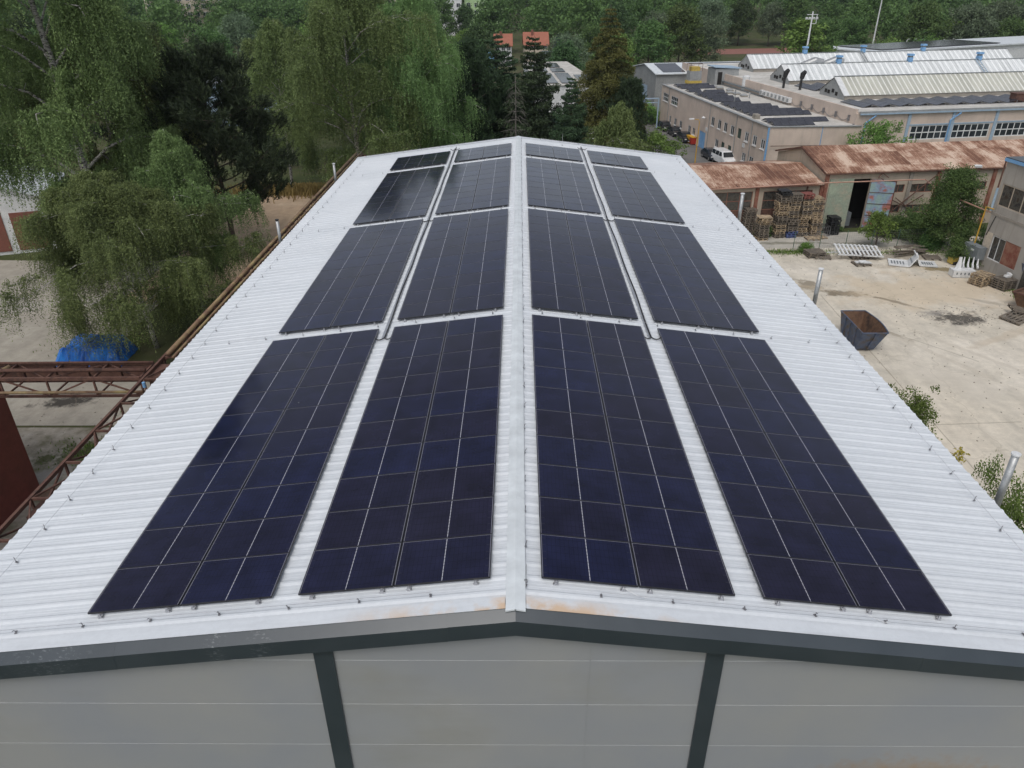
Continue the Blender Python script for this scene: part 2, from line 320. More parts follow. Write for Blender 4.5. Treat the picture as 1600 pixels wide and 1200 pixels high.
MT = {}
def build_mats():
    MT['roof'] = mat_roof(); MT['cap'] = pm('cap_sheet', (.66,.70,.72), (.63,.67,.69), .3, .45, world=True)
    MT['panel'] = mat_panel(); MT['frame'] = pm('black_frame', (.012,.012,.015), (.02,.02,.024), 3, .4)
    MT['alu'] = pm('aluminium', (.62,.62,.63), (.5,.5,.52), 6, .35, .85); MT['steel'] = pm('galvanised', (.50,.51,.51), (.36,.37,.37), 5, .52, .75)
    MT['hook'] = pm('wire_steel', (.30,.30,.31), (.22,.22,.23), 8, .5, .6)
    MT['anthracite'] = mat_flash()
    MT['black'] = pm('black_rubber', (.015,.015,.016), (.03,.03,.03), 4, .6)
    MT['ruststeel'] = pm('rusty_steel', (.095,.044,.034), (.14,.070,.050), 2.5, .85, bump=.2, c3=(.065,.035,.028))
    MT['yellowpipe'] = pm('faded_yellow_paint', (.33,.26,.12), (.24,.16,.09), 1.5, .8, c3=(.16,.09,.06))
    MT['redwall'] = pm('oxblood_paint', (.20,.050,.040), (.165,.042,.034), .5, .6, world=True)
    MT['birch'] = mat_leaf('birch_leaf', (0.087,0.127,0.048), (0.267,0.349,0.128)); MT['birch2'] = mat_leaf('birch_leaf_pale', (0.097,0.149,0.053), (0.259,0.373,0.139))
    MT['pine'] = mat_leaf('pine_needle', (0.020,0.036,0.020), (0.076,0.117,0.055), .08); MT['larch'] = mat_leaf('larch_needle', (.07,.075,.022), (.18,.18,.055), .2)
    MT['broad'] = mat_leaf('broad_leaf', (0.045,0.090,0.029), (0.163,0.260,0.081)); MT['broadlight'] = mat_leaf('broad_leaf_light', (0.076,0.138,0.030), (0.235,0.359,0.090))
    MT['grey'] = mat_leaf('willow_leaf', (0.079,0.112,0.066), (0.198,0.264,0.152)); MT['dark'] = mat_leaf('dark_leaf', (0.034,0.072,0.027), (0.111,0.186,0.068))
    MT['spruce'] = mat_leaf('blue_spruce', (0.034,0.062,0.053), (0.110,0.166,0.138), .08); MT['dry'] = mat_leaf('dry_grass', (.20,.16,.05), (.38,.30,.11))
    MT['bark'] = pm('bark', (.06,.045,.035), (.10,.08,.065), 3, .9); MT['birchbark'] = mat_bark_birch(); MT['deadwood'] = pm('dead_wood', (.10,.09,.08), (.14,.13,.115), 3, .9)
    MT['rustroof'] = mat_rust('rusted_sheet'); MT['plaster'] = grad_wall('old_plaster', (.46,.39,.31)); MT['pink'] = grad_wall('pink_plaster', (.60,.495,.42), (.45,.38,.32))
    MT['greyplaster'] = grad_wall('grey_render', (.36,.335,.30), (.17,.15,.125), .9)
    MT['concrete'] = pm('concrete_pillar', (.34,.31,.27), (.26,.235,.20), 1.2, .9); MT['redpaint'] = pm('flaking_red_paint', (.20,.055,.035), (.30,.16,.11), 2.2, .8)
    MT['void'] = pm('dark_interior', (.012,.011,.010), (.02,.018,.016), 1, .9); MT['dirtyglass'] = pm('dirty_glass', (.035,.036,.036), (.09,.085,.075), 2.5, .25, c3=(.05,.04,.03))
    MT['glass'] = pm('window_glass', (.02,.025,.03), (.05,.06,.07), .8, .08); MT['whitepaint'] = pm('white_paint', (.74,.75,.75), (.62,.63,.63), 2, .5)
    MT['bluepaint'] = pm('sky_blue_paint', (.16,.34,.60), (.22,.42,.66), 2, .6); MT['paleblue'] = pm('pale_blue_paint', (.36,.47,.58), (.30,.40,.50), 2, .6)
    MT['flatroof'] = pm('bitumen_roof', (.58,.56,.52), (.48,.46,.42), .25, .9, c3=(.64,.62,.58), world=True); MT['greymetal'] = pm('grey_cladding', (.32,.33,.33), (.26,.27,.27), .6, .6, world=True)
    MT['stripe1'] = mat_white_stripes('ridged_glazing', (.72,.72,.68), (.40,.40,.345), .8, .2); MT['stripe2'] = mat_white_stripes('pale_ridged_sheet', (.78,.80,.80), (.52,.54,.54), 1.1, .35)
    MT['wood'] = pm('pallet_wood', (.52,.41,.27), (.38,.29,.19), 3, .9, c3=(.22,.18,.14)); MT['oldwood'] = pm('grey_pallet_wood', (.22,.185,.145), (.14,.12,.10), 3, .9)
    MT['blackplastic'] = pm('black_plastic', (.018,.019,.021), (.03,.032,.035), 4, .5); MT['blueplastic'] = pm('blue_crate_plastic', (.07,.10,.25), (.10,.13,.28), 4, .5)
    MT['redplastic'] = pm('dull_red_paint', (.30,.10,.08), (.22,.08,.07), 4, .6)
    MT['bluetarp'] = pm('blue_tarpaulin', (.010,.08,.36), (.02,.19,.62), 1.4, .38, bump=.6); MT['skipblue'] = pm('worn_blue_steel', (.045,.065,.125), (.085,.11,.17), 1.8, .6, c3=(.09,.065,.045))
    MT['skiprust'] = pm('skip_inside_rust', (.085,.045,.028), (.15,.085,.05), 1.3, .9, c3=(.05,.03,.022)); MT['redbrick'] = pm('red_brown_infill', (.23,.085,.06), (.19,.075,.055), 1, .85)
    MT['greendoor'] = pm('pale_green_door_paint', (.38,.44,.33), (.31,.36,.28), 1.2, .7, c3=(.40,.38,.29)); MT['doorpatch'] = pm('mottled_door_paint', (.30,.42,.40), (.26,.36,.48), .8, .7, c3=(.42,.16,.12), lo=.42, hi=.6)
    MT['orange'] = pm('orange_roof_tile', (.37,.135,.085), (.32,.12,.075), 1, .8); MT['applegreen'] = pm('apple_green_render', (.42,.58,.30), (.38,.53,.28), 1, .8)
    MT['cream'] = pm('cream_render', (.58,.50,.40), (.52,.45,.36), 1, .8); MT['carblack'] = pm('black_car_paint', (.012,.014,.018), (.018,.02,.026), 1, .12)
    MT['carwhite'] = pm('white_car_paint', (.78,.79,.80), (.74,.75,.76), 1, .2); MT['carglass'] = pm('car_glass', (.02,.024,.028), (.035,.04,.045), 1, .05)
    MT['tyre'] = pm('tyre', (.018,.018,.018), (.03,.03,.03), 4, .8); MT['lamp'] = pm('lamp_lens', (.75,.75,.72), (.6,.6,.58), 3, .2)
    MT['pinkpipe'] = pm('pinkish_pipe_paint', (.48,.27,.20), (.40,.24,.18), 2, .7); MT['gasyellow'] = pm('gas_pipe_yellow', (.62,.36,.03), (.50,.29,.04), 2, .6)
    MT['cabinet'] = pm('grey_cabinet_paint', (.20,.22,.23), (.16,.18,.19), 2, .5); MT['yellowbox'] = pm('yellow_machine_paint', (.58,.42,.08), (.45,.33,.08), 3, .6)
    MT['clay'] = pm('red_clay_surface', (.27,.12,.095), (.24,.11,.085), .2, .9, world=True); MT['lime'] = pm('lime_green_paint', (.40,.62,.08), (.36,.56,.08), 1, .6)
    MT['forestfloor'] = mat_ground('ground_soil', (.10,.085,.055), (.075,.085,.035), (.06,.08,.028), [])
build_mats()

# ------------------------------------------------------------------ terrain and ground sheets
def ss(a, b, x): t = np.clip((x-a)/(b-a), 0, 1); return t*t*(3-2*t)
def gz(x, y): return float(-3.0*ss(80, 97, y) + 14*ss(230, 700, y))
xs = np.concatenate([np.linspace(-900,-120,14), np.linspace(-110,130,49), np.linspace(150,1100,16)]); ys = np.concatenate([np.linspace(-120,76,20), np.linspace(78,100,23), np.linspace(105,1300,60)])
mb = MB(); mb.v = [(float(x), float(y), gz(x, y)) for y in ys for x in xs]; nx = len(xs)
mb.f = [(j*nx+i, j*nx+i+1, (j+1)*nx+i+1, (j+1)*nx+i) for j in range(len(ys)-1) for i in range(nx-1)]
mb.build('ground', MT['forestfloor'], kind='structure', smooth=True)
def sheet(name, pts, z, m, **kw):
    return MB().add([(x, y, z) for x, y in pts], [tuple(range(len(pts)))]).build(name, m, kind='structure', **kw)
WET, BURN, DUST = (.20,.165,.115), (.035,.033,.032), (.62,.55,.45)
yard_mat = mat_ground('yard_dust', (.665,.60,.495), (.60,.55,.46), (.69,.635,.545), [
    (31.0,47.6,2.3,1.3,.1,BURN,.85,1.3), (29.5,48.6,1.6,.7,.3,(.20,.19,.18),.6,1.5), (24.6,52.3,2.6,.8,-.25,WET,.9,.9), (22.6,54.2,1.5,1.3,.2,WET,.75,1.0), (31,53,9,5,.1,(.58,.475,.34),.6,.35), (27,41,7,.35,-1.1,(.50,.45,.37),.5,.5), (29,42,8,.3,-1.0,(.52,.47,.39),.5,.5), (33,45,6,.5,.5,(.50,.42,.32),.5,.6), (27.6,50.8,2.6,.28,-.75,WET,.7,.9),
    (34.4,57.6,2.1,.7,-.3,(.24,.19,.10),.9,.9), (34.6,50.5,2.6,.35,-.6,WET,.35,.8), (31.0,60.6,8,1.0,.02,(.20,.17,.13),.6,1.4), (24.5,46,3,.3,-1.0,WET,.4,.8), (26,38,5,2,-.9,(.58,.53,.45),.5,.3), (23.5,62.0,4,1.2,0,(.24,.22,.16),.6,1.2), (31.5,58.5,3,.6,.1,(.36,.30,.22),.6,1.6)], .13, joints=((21.66,12,22.75,52),(22.3,33.6,27,33.9),(21.9,28,26,28.3),(24.2,46.4,28.6,41.0),(31,50,38,43)))
sheet('yard', [(10.8,4),(48,4),(46,66.2),(33,66.4),(10.8,64.6)], .004, yard_mat)
lane_mat = mat_ground('lane_concrete', (.47,.44,.39), (.42,.40,.355), (.50,.47,.41), [(30,64,3,1.0,0,(.10,.10,.06),.6,1.2),(24,64.5,5,.5,0,(.12,.12,.08),.6,1.4)], .2)
sheet('lane', [(12,62.6),(39,63.6),(39,68.4),(28,67.4),(12,65.6)], .008, lane_mat)
left_mat = mat_ground('slab_concrete', (.42,.385,.325), (.37,.34,.29), (.45,.42,.36), [(-26,36.2,2.0,.9,.1,(.05,.045,.04),.95,1.2), (-40,50,14,2.0,.2,(.42,.40,.36),.5,.3)], .12)
sheet('slab', [(-90,33.6),(-21.4,33.6),(-20.6,38.4),(-26.4,41),(-27.2,60),(-90,62)], .006, left_mat)
path_mat = mat_ground('dirt_path', (.50,.37,.25), (.46,.34,.235), (.54,.42,.30), [])
sheet('dirt_path', [(-30,50),(-20.5,52.5),(-11.2,56),(-11,82),(-28,82),(-30,66)], .010, path_mat)
rough_mat = mat_ground('mossy_rubble', (.46,.425,.37), (.30,.27,.22), (.085,.095,.035), ns=.45, stains=[(-22,31,3,1.2,.3,(.055,.065,.015),.85,1.4), (-21,27.5,2.5,.8,0,(.13,.055,.03),.7,1.6), (-23,29,2,.8,.5,(.30,.285,.26),.8,1.2), (-19,33,2,3,.2,(.05,.075,.015),.9,1.1)])
sheet('rubble_ground', [(-60,10),(-17.2,10),(-16.8,33.4),(-60,33.4)], .004, rough_mat)
grass_mat = mat_ground('grass_strip', (.09,.11,.035), (.13,.12,.05), (.07,.09,.03), [])
sheet('grass_strip', [(-17.2,5),(-10.8,5),(-10.8,60),(-16,49),(-20.4,38.5),(-21,33.5),(-16.8,33.5)], .012, grass_mat)
street_mat = mat_ground('street_asphalt', (.17,.165,.155), (.15,.145,.14), (.19,.185,.175), [(26,118,2,9,.1,(.22,.21,.19),.5,.5)], .1)
sheet('street', [(13,97.5),(34,97.5),(25.5,146),(27,190),(15,190),(16,146)], -2.99, street_mat)
MB().add([(x, y, gz(x, y)+.06) for x, y in ((58,281),(108,286),(108,303),(58,298))], [(0,1,2,3)]).build('clay_court', MT['clay'], kind='structure')

# ------------------------------------------------------------------ the warehouse with the solar roof
SL = rad(6.918); CS, SN = math.cos(SL), math.sin(SL); ZA = 11.881; HR = -.112
YN, YF, UE = 8.976, 51.177, 11.043
def RP(u, y, h=0.0):
    sg = -1 if u < 0 else 1
    return Vector((u*CS + sg*h*SN, y, ZA - abs(u)*SN + h*CS))
wh = empty('warehouse', (0, 30, 0), label='long warehouse with white ribbed low gable roof filling the middle of the photo', cat='warehouse')
def wpart(mb, name, m, **kw):
    o = mb.build(name, m, wh, **kw); o.location = (0, -30, 0); return o
for sg, nm in ((-1, 'left'), (1, 'right')):
    mb = MB(); pitch = .35; prof = []; y = YN
    hcap = .024
    while y < YF - .05:
        prof += [(y, 0), (y+.055, hcap), (y+.10, hcap), (y+.155, 0), (y+.155, 0)] if False else [(y, 0), (y+.05, hcap), (y+.095, hcap), (y+.145, 0)]
        # two small stiffening beads in the flat pan
        prof += [(y+.205, 0), (y+.215, .004), (y+.225, 0), (y+.275, 0), (y+.285, .004), (y+.295, 0)]
        y += pitch
    prof.append((YF, 0)); n = len(prof)
    for u in (.02, UE/2, UE):
        for (yy, h) in prof: mb.v.append(tuple(RP(sg*u, yy, HR + h)))
    for k in range(2):
        for i in range(n-1): mb.f.append((k*n+i, k*n+i+1, (k+1)*n+i+1, (k+1)*n+i))
    # eave edge drop, thin
    b = len(mb.v)
    for (yy, h) in prof: mb.v.append(tuple(RP(sg*UE, yy, HR - .05)))
    for i in range(n-1): mb.f.append((2*n+i, 2*n+i+1, b+i+1, b+i))
    wpart(mb, 'roof_sheet', MT['roof'])
# ridge cap
mb = MB(); cw = .178
segs = np.linspace(YN-.06, YF+.06, 15)
for i in range(14):
    a, b_ = segs[i], segs[i+1] + (.03 if i < 13 else 0); dz = .003*(i % 2)
    for sg in (-1, 1):
        p = [RP(sg*1e-6, a, HR+.055+dz), RP(sg*cw, a, HR+.042+dz), RP(sg*cw, b_, HR+.042+dz), RP(sg*1e-6, b_, HR+.055+dz)]
        q = [v - Vector((0, 0, .03)) for v in p]; mb.loft(p, q)
wpart(mb, 'ridge_cap', MT['cap'])
# white verge strips on the roof ends
for yy in (YN+.0, YF-.42):
    mb = MB()
    for sg in (-1, 1):
        p = [RP(sg*.19, yy, HR+.040), RP(sg*UE, yy, HR+.040), RP(sg*UE, yy+(.42 if yy > 20 else .26), HR+.040), RP(sg*.19, yy+(.42 if yy > 20 else .26), HR+.040)]
        q = [v - Vector((0, 0, .006)) for v in p]; mb.loft(p, q)
    wpart(mb, 'verge_strip', MT['roof'])
# anthracite verge flashing: sloped top face, vertical face
mb = MB()
prof = [(YN+.02, -.005+HR+.03), (YN-.185, HR-.10), (YN-.185, HR-.43), (YN-.06, HR-.43), (YN-.06, HR-.30), (YN+.02, HR-.20)]
cuts = [.0001, 1.15, 3.6, 7.0, 9.6, UE+.03]
for sg in (-1, 1):
    for i in range(5):
        j = .004*(i % 2); A = [RP(sg*cuts[i], yy-j)+Vector((0,0,h)) for yy, h in prof]; B = [RP(sg*cuts[i+1], yy-j)+Vector((0,0,h)) for yy, h in prof]; mb.loft(A, B, cap=(i > 0))
wpart(mb, 'verge_flashing', MT['anthracite'])
# walls
m, nt_, b_ = newmat('cladding_panels'); b_.inputs['Roughness'].default_value = .38
P = coords(nt_, (1,1,1), True)
c = ramp(nt_, noise(nt_, P, .35, 5), [(.35, (.29,.305,.325)), (.65, (.325,.33,.325))])
c = mixc(nt_, ramp(nt_, noise(nt_, coords(nt_, (.5,.5,1.1), True), .32, 6), [(.55, 0.), (.75, .55)]), c, (.235,.225,.17))
for (x, z, rx, rz) in ((-.20, 11.30, .22, .09), (-3.66, 10.86, .14, .07), (-3.08, 10.90, .12, .05), (2.95, 10.92, .14, .04), (-3.5, 10.1, .06, .09), (7.6, 6.9, 2.2, .9)):
    sp = N(nt_, 'SeparateXYZ'); L(nt_, P, sp.inputs[0])
    dx = mth(nt_, 'DIVIDE', mth(nt_, 'SUBTRACT', sp.outputs[0], x), rx); dz = mth(nt_, 'DIVIDE', mth(nt_, 'SUBTRACT', sp.outputs[2], z), rz)
    d = mth(nt_, 'SQRT', mth(nt_, 'ADD', mth(nt_, 'MULTIPLY', dx, dx), mth(nt_, 'MULTIPLY', dz, dz))); d = mth(nt_, 'ADD', d, mth(nt_, 'MULTIPLY', mth(nt_, 'SUBTRACT', noise(nt_, P, 5, 5), .5), 1.2))
    r = N(nt_, 'MapRange'); r.inputs['From Min'].default_value = 1.2; r.inputs['From Max'].default_value = .3; L(nt_, d, r.inputs['Value'])
    c = mixc(nt_, mth(nt_, 'MULTIPLY', r.outputs[0], .8), c, (.34,.20,.07))
L(nt_, c, b_.inputs['Base Color'])
sp = N(nt_, 'SeparateXYZ'); L(nt_, P, sp.inputs[0]); rib = mth(nt_, 'SINE', mth(nt_, 'MULTIPLY', sp.outputs[2], 210.)); bumpn(nt_, b_, mth(nt_, 'ADD', mth(nt_, 'MULTIPLY', rib, .12), mth(nt_, 'MULTIPLY', noise(nt_, coords(nt_, (.6,1,1.5), True), 1.1, 3), 2.2)), .12, .02); b_.inputs['Roughness'].default_value = .30
mb = MB(); WY = YN+.0; zs = [0, 1.15]
seam = [10.53-1.155*k for k in range(10)][::-1]
def gab(x): return ZA + HR - .1 - abs(x)*math.tan(SL)
XW = 10.86
# front wall built of horizontal cladding panels, each with its shadow gap above
levels = [0.0] + [z for z in seam if z > .2] + [12.2]
for i in range(len(levels)-1):
    z0, z1 = levels[i], levels[i+1]-.012
    # clip to gable: sample polygon
    if z1 < gab(XW): pts = [(-XW,z0),(XW,z0),(XW,z1),(-XW,z1)]
    else:
        lim0 = XW if z0 < gab(XW) else (gab(0)-z0)/math.tan(SL)
        if lim0 <= 0: continue
        z1c = min(z1, gab(0)); lim1 = max((gab(0)-z1c)/math.tan(SL), 0.001)
        pts = [(-lim0,z0),(lim0,z0)]
        if z0 < gab(XW): pts += [(XW, gab(XW))]
        pts += [(lim1,z1c),(-lim1,z1c)]
        if z0 < gab(XW): pts += [(-XW, gab(XW))]
    mb.loft([(x, WY, z) for x, z in pts], [(x, WY+.1, z) for x, z in pts])
for sg in (-1, 1): mb.box(*( (-XW, WY+.1, 0, -XW+.1, YF-.15, gab(XW)) if sg < 0 else (XW-.1, WY+.1, 0, XW, YF-.15, gab(XW)) ))
mb.loft([(x, YF-.15, z) for x, z in ((-XW,0),(XW,0),(XW,gab(XW)),(0,gab(0)),(-XW,gab(XW)))], [(x, YF-.05, z) for x, z in ((-XW,0),(XW,0),(XW,gab(XW)),(0,gab(0)),(-XW,gab(XW)))])
wpart(mb, 'cladding_wall', m)
mb = MB()
for z in seam: mb.box(-XW+.2 if z < gab(XW) else -(gab(0)-z)/math.tan(SL)+.6, WY+.004, z-.012, XW-.2 if z < gab(XW) else (gab(0)-z)/math.tan(SL)-.6, WY+.09, z)
wpart(mb, 'panel_joint', MT['whitepaint'])
for x0, x1 in ((-3.53,-3.19),(3.31,3.62),(-10.9,-10.6),(10.6,10.9)):
    mb = MB(); mb.box(x0, WY-.045, 0, x1, WY-.002, gab(max(abs(x0),abs(x1)))-.12); wpart(mb, 'corner_trim' if abs(x0) > 9 else 'column_trim', MT['anthracite'])
for x in (1.29,):
    mb = MB(); mb.box(x, WY-.006, 0, x+.02, WY-.001, gab(x)-.45); wpart(mb, 'vertical_joint', m)
# dark gutters under the eaves
for sg in (-1, 1):
    mb = MB(); e = RP(sg*UE, 0, HR-.06)
    mb.tube([(e.x - sg*.02, YN+.05, e.z-.07), (e.x - sg*.02, YF-.05, e.z-.07)], .06, 8); wpart(mb, 'gutter', MT['anthracite'])

# ------------------------------------------------------------------ solar panels
PR = 1.154; PWID, PLEN = 1.148, 1.724
fr = MB(); hx, hy, t, w = PLEN/2, PWID/2, .035, .011
fr.box(-hx,-hy,-t,hx,-hy+w,0); fr.box(-hx,hy-w,-t,hx,hy,0); fr.box(-hx,-hy+w,-t,-hx+w,hy-w,0); fr.box(hx-w,-hy+w,-t,hx,hy-w,0)
frame_me = fr.mesh('panel_frame'); frame_me.materials.append(MT['frame'])
gl = MB(); gl.box(-hx+w,-hy+w,-.009,hx-w,hy-w,-.0025); glass_me = gl.mesh('panel_glass'); glass_me.materials.append(MT['panel'])
ORD = 'first second third fourth fifth sixth seventh eighth ninth tenth eleventh twelfth'.split()
BLK = ['nearest', 'second', 'third', 'farthest']; blocks = [(9.669,10),(21.828,10),(34.027,9),(45.307,3)]
rng = random.Random(5)
proto = None
def rail_proto():
    r = empty('mounting_rail'); mbx = MB(); mbx.box(-.02, 0, -.08, .02, 1.0, -.038)
    return r
clamp = MB(); clamp.box(-.03,-.055,-.075,.03,.02,-.035); clamp.box(-.045,-.045,-.10,.045,.0,-.078); clamp.tube([(0,-.03,-.035),(0,-.03,-.006)], .012, 6); clamp_me = clamp.mesh('end_clamp'); clamp_me.materials.append(MT['alu'])
def link(name, me, parent, loc=(0,0,0), rot=(0,0,0)):
    o = bpy.data.objects.new(name, me); COL.objects.link(o); o.parent = parent; o.location = loc; o.rotation_euler = rot; return o
for bi, (y0, nr) in enumerate(blocks):
    for sg in (-1, 1):
        for oi_, io in enumerate(('inner', 'outer')):
            ui = (.454 if sg < 0 else .457) + (oi_ * (3.46 + (.493 if sg < 0 else .524)))
            side = 'left' if sg < 0 else 'right'
            for r in range(nr):
                for cidx in range(2):
                    u = sg*(ui + PLEN/2 + cidx*(PLEN+.016)); yc = y0 + PWID/2 + r*PR
                    p = RP(u, yc, 0); e = empty('solar_panel', p); e.rotation_euler = (rad(rng.uniform(-.10,.10)), sg*SL + rad(rng.uniform(-.10,.10)), 0)
                    tag(e, f"black solar panel, {ORD[r]} row, {'ridge' if cidx==0 else 'eave'}-side column, {BLK[bi]} {io} block {side} of ridge", 'solar panel', 'solar panels on the white roof')
                    link('frame', frame_me, e); link('glass', glass_me, e)
            ln = nr*PR - .02
            for k, fu in enumerate((.075, .42, .56, .93)):
                u = sg*(ui + 3.46*fu); p = RP(u, y0, 0); e = empty('mounting_rail', p); e.rotation_euler = (0, sg*SL, 0)
                tag(e, f"aluminium rail under the {BLK[bi]} {io} panel block {side} of ridge, {ORD[k]} rail from the ridge", 'mounting rail', 'rails carrying the solar panels')
                mb = MB(); mb.box(-.022, -.07, -.0765, .022, ln+.05, -.0365); mb.build('rail_bar', MT['alu'], e)
                link('end_clamp', clamp_me, e, (0, -.02, 0)); link('end_clamp', clamp_me, e, (0, ln+.02, 0), (0, 0, math.pi))
# cable trays between inner and outer blocks with black cable loops
for sg, side, uc in ((-1, 'left', -4.02-.13), (1, 'right', 4.16)):
    e = empty('cable_tray', RP(uc, 20.4, HR), label=f'black cable run with pale tray down the panel gap on the {side} roof slope', cat='cable tray')
    e0 = e.location.copy()
    mb = MB(); pts = []
    for i in range(0, 400):
        y = 20.55 + i*.0745
        if y > 50.0: break
        pts.append(RP(uc + sg*.02*math.sin(y*1.1), y, HR+.065) - e0)
    mb.tube(pts, .022, 6); mb.build('cable', MT['black'], e)
    mb = MB(); A = [RP(uc-.09, 20.6, HR+.040)-e0, RP(uc+.03, 20.6, HR+.040)-e0, RP(uc+.03, 20.6, HR+.052)-e0, RP(uc-.09, 20.6, HR+.052)-e0]
    B = [v + Vector((0, 29.2, 0)) for v in A]; mb.loft(A, B); mb.build('tray', MT['alu'], e)
    for y in (20.55, 33.2, 49.3):
        mb = MB()
        for d in (-1, 1):
            mb.tube([RP(uc + d*.30*k/6, y + .0 , HR + .065 - .02*math.sin(k*.5) + .05*(k/6)**2) + Vector((0, -.10*math.sin(math.pi*k/6), 0)) - e0 for k in range(7)], .018, 6)
        mb.build('cable_loop', MT['black'], e)
# lightning wires and their bent steel holders
hk = MB(); hk.tube([(0,0,0),(0,0,.02),(.02,-.01,.085),(.055,-.02,.10)], .008, 5); hk.box(-.035,-.02,0,.035,.02,.006); hook_me = hk.mesh('wire_holder'); hook_me.materials.append(MT['hook'])
def wire(label, pts, closed=False, wr=.004, holders=True, tilt=0):
    e = empty('lightning_wire', pts[0], label=label, cat='lightning wire', group='lightning protection wires on the white roof'); o0 = e.location.copy()
    mb = MB(); mb.tube([p + Vector((0,0,.075)) - o0 for p in pts], wr, 5); mb.build('wire', MT['alu'], e)
    rr = random.Random(len(pts))
    if holders:
        for p in pts: o = link('wire_holder', hook_me, e, p - o0, (rr.uniform(-.2,.2), rr.uniform(-.2,.2), tilt + rr.uniform(-.5,.5))); 
for sg, side in ((-1,'left'),(1,'right')):
    uu = 10.38 if sg < 0 else 10.5
    wire(f'thin steel wire on bent holders along the {side} eave of the white roof', [RP(sg*uu, 9.35 + 1.035*k, HR+.036) for k in range(40)], tilt=2.4 if sg < 0 else .6)
    wire(f'thin steel wire on bent holders along the near verge, {side} of the ridge', [RP(sg*(1.5 + 1.27*k), 9.42, HR+.040) for k in range(8)], tilt=-1.2)
    wire(f'thin steel wire on bent holders along the far verge, {side} of the ridge', [RP(sg*(1.5 + 1.27*k), 50.9, HR+.040) for k in range(8)], tilt=-1.2)
    for gi, (yy, nmg) in enumerate(((21.56,'first'),(33.75,'second'),(44.86,'third'))):
        wire(f'steel wire crossing the {nmg} gap between panel blocks, {side} of the ridge', [RP(sg*(.8 + 1.24*k), yy, HR+.036) for k in range(8)], tilt=-1.2)
wire('thin steel wire on small holders along the right edge of the ridge cap', [RP(.185, 9.5 + 1.02*k, HR+.036) for k in range(41)], tilt=1.5)
for (u, y, h, lb) in ((.19, 9.62, .42, 'short upright lightning rod beside the near end of the ridge'), (2.9, 49.9, .75, 'pale upright rod at the far verge right of the ridge')):
    e = empty('lightning_rod', RP(u, y, HR), label=lb, cat='lightning rod')
    MB().tube([(0,0,0),(.01,0,h)], [.008,.005], 6).build('rod', MT['steel'] if h < .5 else MT['whitepaint'], e); MB().tube([(0,0,0),(0,0,.06)], .03, 8).build('rod_foot', MT['steel'], e)
for (u, y, lb, k) in ((1.92, 9.62, 'loose white cable end lying below the nearest inner panel block right of ridge', 1), (6.25, 9.55, 'loose white cable end lying below the nearest outer panel block right of ridge', 1)):
    e = RP(u, y, HR+.05); mb = MB(); mb.tube([(RP(u + .42*t/8, y - .16*math.sin(t/8*1.9), HR + .05 + .03*(1-t/8)) - e) for t in range(9)], .005, 5)
    o = mb.build('loose_cable', MT['whitepaint'], None, label=lb, cat='cable'); o.location = e

# ------------------------------------------------------------------ flue pipes on the long walls
def flue(x, y, zt, label, r=.075, dark=False):
    r *= .86
    sg = -1 if x < 0 else 1
    e = empty('flue_pipe', (x, y, 9.2), label=label, cat='flue pipe', group='flue pipes rising past the warehouse eaves')
    h = zt - 9.2
    MB().tube([(0,0,.35),(0,0,h)], r, 14).build('pipe', MT['steel'], e, smooth=True)
    MB().tube([(-sg*.42,0,.05),(-sg*.12,0,.12),(0,0,.36)], r, 12).build('elbow', MT['steel'], e, smooth=True)
    MB().tube([(0,0,.55),(0,0,.60)], r*1.12, 14).build('collar', MT['steel'], e)
    mb = MB(); mb.tube([(0,0,h),(0,0,h+.015)], r*.8, 12); mb.tube([(0,0,h+.05),(0,0,h+.09)], r*1.25, 14)
    for k in range(3): a = k*2.1; mb.bar((r*.8*math.cos(a), r*.8*math.sin(a), h-.02), (r*.9*math.cos(a), r*.9*math.sin(a), h+.06), .012)
    mb.build('cowl', MT['black'] if dark else MT['whitepaint'], e)
flue(11.3, 13.92, 11.45, 'shiny steel flue pipe nearest the camera beside the right eave', .095)
flue(11.3, 26.17, 11.42, 'pale flue pipe at the right eave above the blue skip', .095)
flue(11.3, 37.15, 11.42, 'white flue pipe at the right eave in front of the pallet stacks', .10)
flue(-11.3, 33.8, 11.15, 'weathered flue pipe with black cowl beside the left eave', .085, True)
flue(-11.3, 45.8, 11.15, 'short white flue pipe near the far left corner of the white roof', .085)

# ------------------------------------------------------------------ rusty pipe bridge along the left wall
def truss(name, label, A, B, wdir, width, zt, zb, bays, parent_kw):
    A = Vector(A); B = Vector(B); e = empty(name, (A.x, A.y, 0), label=label, cat='pipe bridge')
    d = (B-A); wv = Vector(wdir)*width; o0 = Vector((A.x, A.y, 0)); P_ = lambda t, s, z: A + d*t + wv*s + Vector((0,0,z)) - o0
    mb = MB()
    for s in (0, 1):
        mb.bar(P_(0,s,zt), P_(1,s,zt), .09, .11); mb.bar(P_(0,s,zb), P_(1,s,zb), .08, .09)
    mb.build('chord', MT['ruststeel'], e)
    mb = MB()
    for i in range(bays+1):
        t = i/bays; mb.bar(P_(t,0,zt+.001), P_(t,1,zt+.001), .06, .07); mb.bar(P_(t,0,zb), P_(t,1,zb), .05); mb.bar(P_(t,0,zb), P_(t,0,zt), .06); mb.bar(P_(t,1,zb), P_(t,1,zt), .06)
        if i < bays:
            t2 = (i+1)/bays; k = i % 2
            mb.bar(P_(t,k,zt-.01), P_(t2,1-k,zt-.01), .045, .05); mb.bar(P_(t,0,zt if k else zb), P_(t2,0,zb if k else zt), .05); mb.bar(P_(t,1,zt if k else zb), P_(t2,1,zb if k else zt), .05)
    mb.build('bracing', MT['ruststeel'], e)
    return e, P_
e, P_ = truss('pipe_bridge', 'rusty steel lattice pipe bridge running alongside the left warehouse wall', (-13.15,9,0), (-13.15,60,0), (1,0,0), .95, 8.8, 8.05, 30, {})
